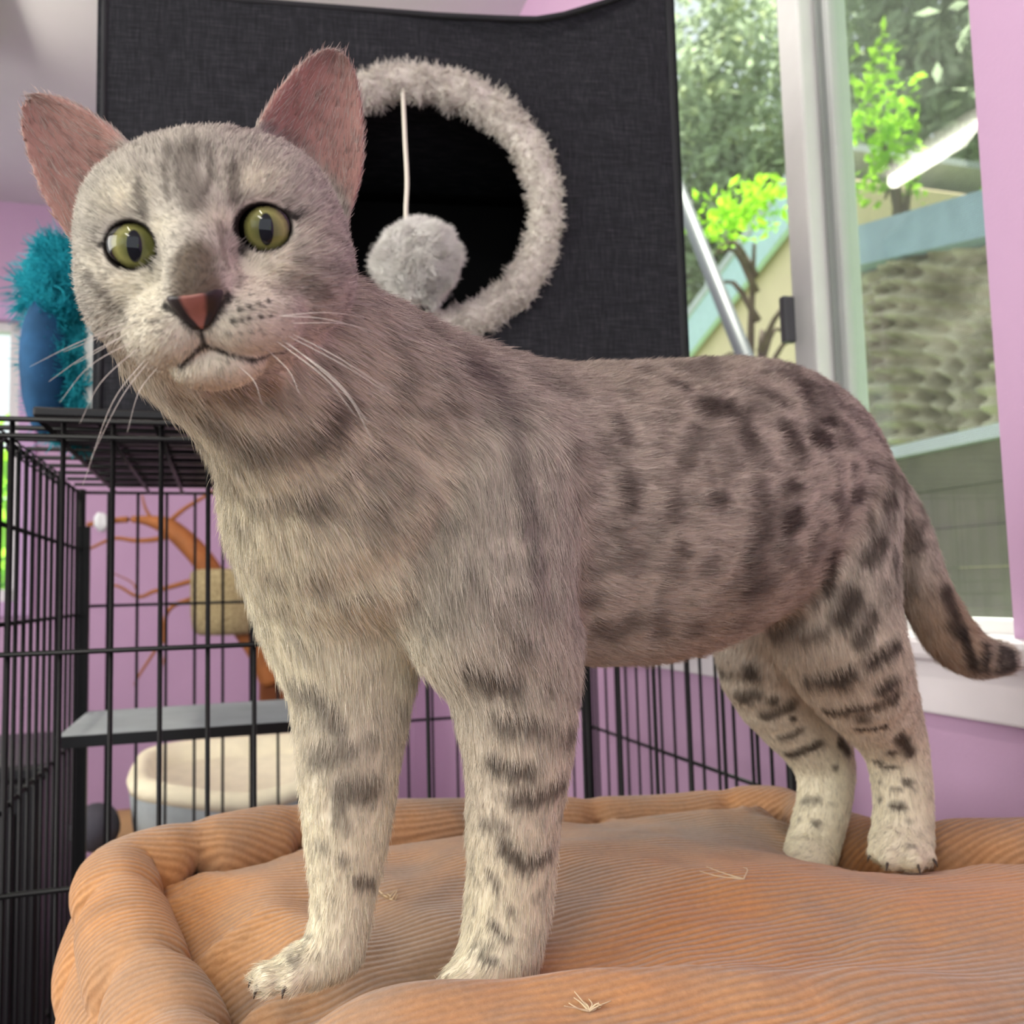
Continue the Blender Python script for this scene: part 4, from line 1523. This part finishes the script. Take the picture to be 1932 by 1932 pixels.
# ---- ground tones that follow the body
rel = CV - ORG
zz = rel[:, 2]
along = rel @ HEAD
side = (1 - np.clip(headw * 1.4, 0, 1))
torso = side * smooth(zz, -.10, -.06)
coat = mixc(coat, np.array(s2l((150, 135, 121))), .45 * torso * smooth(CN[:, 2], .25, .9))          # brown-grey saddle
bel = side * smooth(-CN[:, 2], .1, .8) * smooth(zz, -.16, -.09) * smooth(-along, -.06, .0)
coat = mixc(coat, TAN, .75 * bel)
hl = (CV - HE) / S_H
hx, hy, hz = hl @ HR, hl @ HF, hl @ HU
for q_, r_, w_ in (((560, 1050), .055, .8), ((470, 900), .040, .8), ((590, 900), .035, .5), ((540, 1180), .045, .5), ((780, 1230), .03, .5)):
    c_w = onto(*q_)
    if c_w is not None:
        coat = mixc(coat, CREAM, w_ * blob(CV, c_w, r_))
# mottled flank: broken vertical flecks, denser to the rump
fl = np.stack([rel @ HEAD / .013, rel @ LAT / .016, zz / .019], -1)
n1 = vnoise(fl, 1) + .5 * vnoise(fl * 2.3, 2)
mot = side * smooth(zz, -.085, -.04) * (.5 + .5 * smooth(-along, -.12, .08))
coat = mixc(coat, DARK, .62 * mot * smooth(n1, .0, .55))
n3 = vnoise(np.stack([rel @ HEAD / .011, rel @ LAT / .006, zz / .005], -1), 9)
coat = mixc(coat, DARK, .42 * mot * smooth(n3, .0, .7))
n2 = vnoise(fl * 1.7 + 40, 5)
coat = mixc(coat, PALE, .30 * mot * smooth(n2, .15, .7))
# grey veil on the shoulder of the viewer's side and crest
# ---- face
for sx in (-1, 1):
    e = np.sqrt((hx - sx * 22.5) ** 2 + (hz * 1.14) ** 2)
    front = smooth(hy, -24, -14)
    for cx, cz, r, w in ((22, 16, 10, .6), (24, -14, 10, .7), (36, -4, 9, .35), (10, 4, 6, .45)):
        coat = mixc(coat, CREAM, w * front * np.exp(-(((hx - sx * cx) / r) ** 2 + ((hz - cz) / (r * .7)) ** 2)))
    coat = mixc(coat, BLACK, front * (1 - smooth(e, 9.3, 10.4)))
earin = np.zeros(len(CV))
for sx in (-1, 1):
    B = np.array([sx * 37.0, -38, 24]); T = np.array([sx * 57.5, -44, 64]); a = unit(T - B)
    nr = np.array([sx * .30, 1.0, 0]); nr = unit(nr - a * (nr @ a))
    nw = nr[0] * HR + nr[1] * HF + nr[2] * HU
    m = (earw > .35) & (hx * sx > 18)
    earin[m] = np.maximum(earin[m], smooth(CN[m] @ nw, .05, .3) * smooth(earw[m], .45, .7))
    w_ = np.cross(a, nr)
    xx = (np.stack([hx, hy, hz], -1) - B) @ w_
    tt = (np.stack([hx, hy, hz], -1) - B) @ a / np.linalg.norm(T - B)
coat = mixc(coat, np.array(s2l((178, 134, 124))), .9 * earin)
coat = mixc(coat, np.array(s2l((120, 108, 100))), .5 * earin * smooth(hz, 56, 66))
BR = np.array(s2l((100, 88, 74)))
for pts, w, d, c in [
    ([(352, 285), (350, 330), (368, 385)], 52, .45, DARK), ([(318, 275), (312, 330), (318, 375)], 13, .45, DARK),
    ([(395, 280), (398, 330), (388, 365)], 14, .5, DARK), ([(262, 345), (275, 410)], 20, .45, DARK),
    ([(440, 318), (440, 378)], 24, .5, DARK), ([(365, 262), (372, 300)], 16, .35, DARK),
    ([(416, 425), (428, 500)], 24, .4, BR), ([(368, 492), (370, 550)], 108, .85, BR), ([(340, 530), (345, 570)], 40, .4, BR),
    ([(400, 535), (408, 560)], 40, .5, BR),
    ([(455, 448), (456, 474)], 20, .9, BLACK), ([(540, 400), (560, 411)], 16, .9, BLACK), ([(210, 450), (188, 462)], 14, .85, BLACK),
    ([(288, 500), (284, 512)], 8, .6, BLACK),
    ([(165, 515), (190, 545), (220, 578)], 24, .45, DARK), ([(155, 548), (165, 585)], 16, .35, DARK), ([(228, 590), (240, 606)], 14, .45, DARK),
    ([(525, 545), (560, 530), (610, 555)], 42, .35, BR), ([(560, 490), (620, 505), (670, 520)], 26, .3, DARK),
    ([(590, 590), (650, 600)], 24, .3, BR), ([(610, 440), (660, 470)], 22, .22, DARK), ([(455, 520), (448, 540)], 14, .4, DARK),
    ([(312, 575), (340, 592), (368, 618)], 19, .92, BLACK), ([(430, 558), (408, 590), (382, 620)], 19, .92, BLACK),
    ([(379, 618), (383, 652)], 9, .85, BLACK),
    ([(383, 652), (364, 668), (340, 692)], 12, .92, BLACK), ([(383, 652), (420, 664), (476, 680)], 12, .92, BLACK),
    ([(476, 680), (540, 660)], 10, .65, BLACK),
    ([(400, 722), (360, 725)], 40, .25, TAN), ([(330, 745), (420, 752), (520, 730)], 34, .45, np.array(s2l((150, 126, 92))))]:
    stroke(pts, w, min(d * 1.3, .95), c, soft=.5)
for row, w, d in [([(452, 584), (470, 578), (487, 574), (507, 568)], 9, .85), ([(440, 606), (455, 604), (470, 600), (492, 597), (510, 595)], 9, .8),
                  ([(430, 628), (455, 628), (472, 626), (490, 622)], 7, .5), ([(472, 556), (288, 580)], 7, .7),
                  ([(254, 596), (275, 605), (289, 606), (301, 604), (261, 606)], 7, .75), ([(278, 627), (292, 625), (307, 625)], 6, .55)]:
    for q in row:
        stroke([q], w * 1.3, min(1, d * 1.15), BLACK, soft=.4, rough=.1)
# ---- neck, chest, shoulder
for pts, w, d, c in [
    ([(400, 800), (440, 835), (540, 845), (600, 820), (650, 760)], 66, .6, BR), ([(640, 770), (600, 835)], 46, .35, DARK), ([(420, 850), (470, 862)], 30, .3, BR),  # first stroke: brown throat collar, darkened for the shade under the chin
    ([(414, 935), (470, 948), (560, 942), (625, 925), (680, 880), (720, 840)], 30, .48, DARK), ([(585, 955), (618, 955)], 36, .5, DARK),
    ([(430, 965), (480, 1000)], 22, .3, BR), ([(640, 1140), (695, 1124)], 19, .62, BR), ([(495, 1138), (545, 1140)], 15, .4, BR),
    ([(550, 1200), (562, 1206)], 26, .5, DARK), ([(580, 1222)], 22, .4, BR), ([(540, 1180)], 20, .25, BR),
    ([(720, 790), (760, 900), (735, 1010)], 70, .22, DARK), ([(800, 780), (840, 760)], 30, .35, DARK), ([(790, 830), (830, 810)], 26, .3, DARK),
    ([(720, 960), (770, 920)], 26, .35, DARK), ([(660, 985), (690, 960)], 24, .35, BR), ([(735, 1005), (760, 1000)], 22, .35, DARK),
    ([(870, 980), (890, 960)], 26, .3, DARK), ([(880, 690), (930, 720), (960, 800), (985, 890), (1000, 990), (1020, 1070)], 40, .5, np.array(s2l((92, 78, 80)))),  # second stroke paints the shade of the shoulder fold, with some dark fur
    ([(780, 600), (850, 650), (910, 690)], 40, .35, DARK), ([(740, 640), (790, 700)], 24, .25, DARK),
    ([(890, 1095), (905, 1120)], 40, .35, DARK), ([(945, 1160), (955, 1180)], 42, .42, BR), ([(790, 1140), (850, 1125)], 26, .3, DARK),
    ([(830, 1170), (800, 1195)], 26, .35, DARK), ([(990, 1195), (975, 1240)], 40, .4, DARK), ([(1000, 1080), (1030, 1130)], 36, .4, np.array(s2l((104, 84, 86)))),
    # viewer's side foreleg
    ([(885, 1268), (925, 1280), (968, 1292)], 42, .8, DARK), ([(1030, 1292), (1088, 1302)], 24, .6, DARK), ([(940, 1358), (1000, 1366), (1078, 1378)], 38, .75, DARK),
    ([(862, 1395), (868, 1425)], 18, .5, DARK), ([(928, 1438), (995, 1452)], 36, .85, DARK), ([(975, 1505), (1020, 1502), (1062, 1478)], 38, .8, DARK),
    ([(1040, 1410), (1075, 1405)], 18, .5, DARK), ([(912, 1552), (952, 1562)], 28, .6, DARK), ([(955, 1600), (985, 1628), (1035, 1612)], 34, .85, DARK), ([(890, 1625), (898, 1660)], 14, .45, DARK),
    ([(922, 1648), (940, 1672)], 17, .75, DARK), ([(1046, 1572), (1058, 1555)], 12, .6, DARK), ([(1012, 1695), (1034, 1660)], 14, .55, DARK),
    ([(894, 1712), (896, 1722)], 10, .6, DARK), ([(955, 1712), (968, 1718)], 15, .75, DARK), ([(928, 1740), (940, 1756)], 15, .85, DARK),
    ([(948, 1768), (962, 1772)], 16, .75, DARK), ([(895, 1783), (925, 1788)], 12, .6, DARK), ([(908, 1804), (934, 1812)], 14, .85, DARK), ([(906, 1752)], 10, .5, DARK), ([(1000, 1750), (1005, 1770)], 20, .25, DARK),
    # far foreleg
    ([(548, 1288), (596, 1306), (640, 1372)], 38, .6, DARK), ([(560, 1432), (600, 1425), (655, 1418)], 44, .62, DARK), ([(655, 1492), (700, 1488), (752, 1488)], 58, .72, DARK),
    ([(640, 1535), (650, 1555)], 34, .5, DARK), ([(600, 1588), (612, 1594)], 26, .4, DARK), ([(645, 1618), (652, 1626)], 24, .5, DARK), ([(676, 1662), (704, 1664)], 26, .8, DARK),
    ([(700, 1400), (775, 1375)], 40, .5, DARK), ([(760, 1330), (770, 1350)], 30, .4, DARK), ([(575, 1300), (560, 1330)], 20, .35, BR),
    ([(628, 1700)], 13, .5, DARK), ([(604, 1728)], 12, .45, DARK), ([(578, 1762), (584, 1768)], 12, .7, DARK), ([(575, 1788)], 14, .6, DARK), ([(562, 1806)], 14, .6, DARK), ([(602, 1798)], 11, .5, DARK), ([(592, 1650)], 12, .3, DARK),
    ([(545, 1800), (560, 1822)], 14, .5, DARK)]:
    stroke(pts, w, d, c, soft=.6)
# ---- flank, rump, hind legs, tail
for pts, w, d in [
    ([(1178, 905), (1182, 950)], 44, .5), ([(1160, 790), (1180, 835)], 28, .45), ([(1080, 850)], 44, .3), ([(1090, 940)], 34, .3), ([(1270, 722), (1285, 730)], 34, .5),
    ([(1325, 772), (1365, 765)], 46, .6), ([(1310, 815), (1290, 870)], 44, .45), ([(1390, 785), (1410, 830)], 50, .55), ([(1440, 740), (1470, 758)], 34, .5), ([(1480, 808), (1505, 845)], 40, .6),
    ([(1345, 945), (1360, 955)], 34, .5), ([(1268, 955), (1275, 970)], 36, .4), ([(1280, 1040)], 36, .35), ([(1165, 1010), (1190, 1050)], 30, .35), ([(1432, 930), (1428, 1010), (1415, 1110)], 52, .5),  # last stroke darkens the flank fold, its shade painted in
    ([(1110, 1130)], 40, .4), ([(1130, 1185), (1150, 1200)], 44, .45), ([(1185, 1175)], 44, .4), ([(1235, 1170), (1240, 1195)], 40, .4), ([(1300, 1190)], 50, .35), ([(1380, 1180)], 50, .35),
    ([(1552, 795), (1572, 797)], 24, .75), ([(1535, 825), (1560, 832)], 32, .7), ([(1512, 725), (1520, 752)], 38, .6), ([(1350, 772)], 50, .4), ([(1410, 825)], 44, .4),
    ([(1482, 922), (1498, 918)], 32, .65), ([(1485, 992), (1502, 976)], 44, .92), ([(1612, 935), (1622, 932)], 34, .62), ([(1670, 947), (1685, 942)], 32, .6), ([(1640, 875), (1640, 885)], 20, .6), ([(1609, 882)], 18, .55),
    ([(1600, 815), (1604, 840)], 28, .5), ([(1640, 800), (1655, 825)], 26, .45), ([(1535, 1020), (1528, 1060)], 30, .5), ([(1566, 1050), (1560, 1110)], 34, .68), ([(1632, 1052), (1660, 1025)], 36, .62), ([(1598, 960), (1580, 985)], 30, .35),
    ([(1606, 1120), (1588, 1165)], 42, .68), ([(1540, 1130)], 28, .4), ([(1645, 1160), (1622, 1205)], 34, .62), ([(1465, 1195), (1505, 1168)], 28, .5), ([(1510, 1205), (1555, 1188)], 24, .5), ([(1640, 1250), (1690, 1210)], 32, .7),
    ([(1520, 1285), (1560, 1278), (1605, 1265)], 25, .7), ([(1665, 1300), (1685, 1285)], 30, .7), ([(1555, 1340), (1610, 1338), (1690, 1312)], 22, .72), ([(1360, 1262), (1425, 1272)], 24, .65), ([(1395, 1315), (1425, 1308)], 26, .65),
    ([(1442, 1350), (1495, 1328)], 26, .65), ([(1475, 1392), (1510, 1378)], 17, .6), ([(1486, 1424), (1520, 1412), (1548, 1402)], 18, .75), ([(1585, 1400), (1600, 1418)], 20, .75), ([(1618, 1376), (1670, 1370)], 14, .75),
    ([(1698, 1390), (1718, 1420)], 26, .72), ([(1652, 1437), (1660, 1437)], 13, .75), ([(1662, 1448), (1692, 1447)], 9, .7), ([(1708, 1474), (1716, 1474)], 15, .72), ([(1660, 1475)], 10, .6), ([(1682, 1490), (1700, 1490)], 9, .5), ([(1660, 1507)], 12, .75),
    ([(1684, 1522), (1702, 1521)], 15, .82), ([(1515, 1512), (1545, 1508)], 13, .5), ([(1536, 1552), (1545, 1554)], 12, .55), ([(1508, 1545)], 11, .35), ([(1715, 1550)], 13, .35), ([(1500, 1478)], 10, .5), ([(1725, 1490)], 10, .4),
    ([(1738, 1030)], 20, .4), ([(1764, 1075)], 16, .4), ([(1783, 1112), (1798, 1152)], 28, .8), ([(1800, 1178), (1812, 1192)], 34, .9), ([(1738, 960)], 30, .4)]:
    stroke(pts, w * 1.08, min(d * 1.35, .96), DARK, soft=.55, mir=pts[0][0] < 1720)
for a, b in (((1818, 1198), (1832, 1258)), ((1858, 1218), (1858, 1262)), ((1888, 1222), (1884, 1266)), ((1906, 1232), (1906, 1258))):
    stroke([((a[0] * (1 - t) + b[0] * t), (a[1] * (1 - t) + b[1] * t)) for t in (0, .33, .66, 1)], 24 if a[0] != 1906 else 30, .9, BLACK, soft=.4)
skin_dim = np.ones(len(CV))
# ---- build the cat
cat = empty('cat', (*(P(1250, 955, .5)[:2]), .915),
            'silver spotted short-haired cat standing on the orange cushion, head turned to the viewer', 'cat')
me = mesh('body', CV, [tuple(map(int, f)) for f in CF])
at = me.attributes.new('coat', 'FLOAT_COLOR', 'POINT')
c4 = np.ones((len(CV), 4), np.float32); c4[:, :3] = np.clip(coat, 0, 1)
at.data.foreach_set('color', c4.reshape(-1))
body = link('body', me, fur_mat('cat_skin', .75, .15), cat, smooth=True)

# ---- fur strands
e_l = np.minimum(np.hypot(hx - 22.5, hz * 1.14), np.hypot(hx + 22.5, hz * 1.14))
bald = (e_l < 10.2) & (hy > -24) & (headw > .5)
nosed = (np.abs(hx) < 8.5 * np.clip((hz + 32) / 8, .2, 1)) & (hz < -21) & (hz > -32) & (hy > 18) & (headw > .5)
dens = np.where(bald | nosed, 0, 1.0) * (1 - .55 * earin) * (1 + 1.3 * headw)
length = (.0052 + .003 * bel + .0022 * smooth(along, .07, .15) * (1 - headw)) * (1 - .42 * headw)
legz = smooth(-zz, .09, .15)
length = length * (1 - .42 * legz) * (1 + .5 * earin)
muzz = smooth(hy, -4, 10) * headw
length = length * (1 - .5 * muzz) * (1 - .35 * smooth(earw, .2, .6))
NS = 330000
dt = dens[CT].mean(1)
pos, fi, bc = sample_mesh(CV, CT, NS, RNG, dt)
att = lambda a: (a[CT[fi]] * (bc[:, :, None] if a.ndim == 2 else bc)).sum(1)
nr_ = unit(att(CN)); fl_ = att(flow); ln = att(length); cc = att(coat); hd = att(headw)
fl_ = unit(fl_ - (fl_ * nr_).sum(1, keepdims=True) * nr_)
clump = np.stack([vnoise(pos / .006, s_) for s_ in (21, 22, 23)], -1)
dr = unit(fl_ + nr_ * (.42 - .14 * hd)[:, None] + .16 * RNG.normal(size=(NS, 3)) + .22 * clump)
ln = ln * (.65 + .7 * RNG.random(NS))
K = 4
ts = np.linspace(0, 1, K)
strands = pos[:, None] + dr[:, None] * (ln[:, None] * ts)[:, :, None] + (fl_ * .35 - nr_ * .10)[:, None] * (ln[:, None] * ts ** 2)[:, :, None]
rads = (.0001 * (.8 + .5 * RNG.random(NS)))[:, None] * np.array([1.0, .9, .65, .15])[None]
tick = (.80 + .36 * RNG.random(NS)) * (1 + .26 * vnoise(pos / .0026, 77))
tick = np.where(RNG.random(NS) < .10, tick * .6, tick)
light = np.where(RNG.random(NS) < .22, .38, 0.0)
cc = np.clip(cc * tick[:, None] * (1 - light[:, None]) + light[:, None] * np.array(s2l((232, 226, 214))) * np.clip(cc.mean(1) / .40, .25, 1)[:, None], 0, 1)
ei = att(earin)
cc = mixc(cc, np.array(s2l((206, 190, 180))), ei * np.clip(.15 + .6 * (RNG.random(NS) > .55), 0, 1))
cols = np.repeat(cc[:, None], K, 1)
fur = hair_object('fur', strands, rads, cols, fur_mat('cat_fur', .55, .3), cat)
fur['kind'] = 'stuff'

# ---- eyes
m = NT('cat_eye')
tc = m.n('ShaderNodeTexCoord')
sp = m.n('ShaderNodeSeparateXYZ'); m.l(tc.outputs['Object'], sp.inputs[0])


def mth(m, op, a, b=None):
    nd = m.n('ShaderNodeMath', operation=op)
    for i_, v in enumerate((a, b)):
        if v is None: continue
        if isinstance(v, (int, float)): nd.inputs[i_].default_value = v
        else: m.l(v, nd.inputs[i_])
    return nd.outputs[0]


ex, ey, ez = sp.outputs
rr_ = mth(m, 'SQRT', mth(m, 'ADD', mth(m, 'MULTIPLY', ex, ex), mth(m, 'MULTIPLY', ez, ez)))
rr_ = mth(m, 'DIVIDE', rr_, .0102)
nz = m.noise(m.coord('Object', (1, .2, 1)), 900, 3)
rj = mth(m, 'ADD', rr_, mth(m, 'MULTIPLY', mth(m, 'SUBTRACT', nz, .5), .10))
iris = m.ramp(rj, [(0.0, s2l((78, 86, 54))), (0.34, s2l((106, 110, 62))), (0.56, s2l((140, 140, 80))), (0.69, s2l((98, 96, 54))), (0.735, s2l((16, 13, 11)))])
px_ = mth(m, 'DIVIDE', mth(m, 'ADD', ex, mth(m, 'MULTIPLY', ez, .14)), .00255)
pz_ = mth(m, 'DIVIDE', ez, .0054)
pp = mth(m, 'ADD', mth(m, 'MULTIPLY', px_, px_), mth(m, 'MULTIPLY', pz_, pz_))
pm = m.ramp(pp, [(0.80, (0, 0, 0)), (1.0, (1, 1, 1))])
mx = m.n('ShaderNodeMix', data_type='RGBA')
m.l(pm, mx.inputs[0]); mx.inputs[6].default_value = (.004, .005, .010, 1); m.l(iris, mx.inputs[7])
bk = m.ramp(ey, [(0.0, (0, 0, 0)), (0.001, (1, 1, 1))])
m.l(mx.outputs[2], m.b.inputs['Base Color'])
m.set(Roughness=.35, Coat_Weight=1.0, Coat_Roughness=.015)
m.b.inputs['Specular IOR Level'].default_value = 0.0
R_E = .0102
for sx, tgt in ((-1, (251, 462)), (1, (498, 428))):
    c = H(sx * 22.6, -7.2, 0)
    v = unit(P(tgt[0], tgt[1], .30) - c + (CAM - c) * .0)
    gz = unit(unit(CAM - c) * .8 + v * .35)
    bm = bmesh.new()
    bmesh.ops.create_uvsphere(bm, u_segments=48, v_segments=32, radius=R_E)
    me = bpy.data.meshes.new('eye'); bm.to_mesh(me); bm.free()
    o = bpy.data.objects.new('eye', me); COL.objects.link(o); me.materials.append(m.m); me.shade_smooth()
    xa = unit(HR - gz * (HR @ gz)); za = np.cross(xa, gz)
    o.parent = cat
    lw = Matrix.LocRotScale(cat.location, cat.rotation_euler, cat.scale)
    o.matrix_parent_inverse = lw.inverted()
    o.matrix_basis = Matrix(((xa[0], gz[0], za[0], c[0]), (xa[1], gz[1], za[1], c[1]), (xa[2], gz[2], za[2], c[2]), (0, 0, 0, 1)))
    o['label'] = 'wide green eye with a dark oval pupil'

# ---- nose leather
V, F, C = [], [], []
nu, nv = 25, 17
PINK = np.array(s2l((146, 92, 80))); NB = np.array(s2l((34, 24, 22)))
for j in range(nv):
    v = j / (nv - 1)
    for i in range(nu):
        u = i / (nu - 1) * 2 - 1
        Wd = 8.9 * (1 - v ** 1.3) ** .75 * (1 if v > .12 else .86 + v) + 1.2
        x = u * Wd
        z = -20.6 - 11.0 * v + 1.4 * u * u * (1 - v)
        hb_ = BV.ray_cast(Vector(H(x, 60, z)), Vector(-HF))
        y = 20 if hb_[0] is None else ((np.array(hb_[0]) - HE) @ HF) / S_H
        y = y + .9 - 1.3 * max(0, abs(u) - .8) * 5 - (1.2 if j in (0, nv - 1) else 0)
        dx, dz = abs(x) - 5.4 + 1.4 * v, z + 24.6 - .30 * (abs(x) - 5)
        nos = math.exp(-((dx / 2.1) ** 2 + (dz / 1.5) ** 2) ** 1.5)
        rim = smooth(np.array([abs(u) + .5 * max(0, v - .62)]), .30, .50)[0]
        C.append(PINK * (1 - max(nos, rim)) + NB * max(nos, rim))
        V.append(H(x, y, z))
for j in range(nv - 1):
    for i in range(nu - 1):
        a = j * nu + i
        F.append((a, a + nu, a + nu + 1, a + 1))
me = mesh('nose', V, F)
at = me.attributes.new('coat', 'FLOAT_COLOR', 'POINT')
c4 = np.ones((len(V), 4), np.float32); c4[:, :3] = np.array(C)
at.data.foreach_set('color', c4.reshape(-1))
nose = link('nose', me, fur_mat('nose_leather', .42, .5), cat, smooth=True)
nose['label'] = 'brick pink nose leather with dark edges'

# ---- whiskers
wm = plain('whisker_hair', (238, 232, 220), .35, var=.03, spec=.5)
for pts, d1 in [
    ([(522, 596), (620, 603), (735, 636)], .01), ([(528, 596), (620, 590), (712, 603)], .02), ([(548, 628), (640, 676), (742, 742)], .0), ([(540, 632), (650, 690), (760, 760)], .005),
    ([(520, 642), (612, 712), (672, 786)], -.01), ([(530, 640), (632, 716), (696, 800)], -.012), ([(538, 642), (650, 740), (706, 838)], -.01), ([(505, 660), (545, 700), (566, 745)], -.01),
    ([(450, 690), (480, 720), (495, 765)], -.005), ([(545, 610), (640, 610), (700, 622)], .03),
    ([(250, 604), (140, 650), (56, 692)], -.005), ([(240, 630), (160, 672), (92, 720)], -.005), ([(258, 640), (170, 690), (112, 760)], -.01), ([(262, 655), (190, 722), (150, 800)], -.012),
    ([(276, 676), (212, 760), (156, 916)], -.012), ([(282, 680), (228, 752), (170, 868)], -.012), ([(262, 610), (180, 640), (120, 664)], .0), ([(300, 690), (262, 740), (240, 816)], -.01),
    ([(250, 622), (190, 660), (140, 688)], .01)]:
    q = onto(*pts[0])
    if q is None: continue
    D0 = (q - CAM) @ FWD
    Q = [P(*pts[0], D0 + .001), P(*pts[1], D0 + d1 * .4 - .004), P(*pts[2], D0 + d1)]
    c = catmull(Q, 6)
    MB().tube(c, list(np.linspace(.00014, .00004, len(c))), 5).build('whisker', wm, cat, smooth=True)

# ---- claws
cm = plain('claw_horn', (70, 60, 52), .35, var=.1, spec=.5)
for q, dd, r in TOES:
    a = q + dd * r * .82 + np.array([0, 0, -.0005])
    MB().tube([a, a + dd * r * .22 + np.array([0, 0, -.0015]), a + dd * r * .34 + np.array([0, 0, -.0045])], [.0011, .0009, .0002], 6).build('claw', cm, cat, smooth=True)
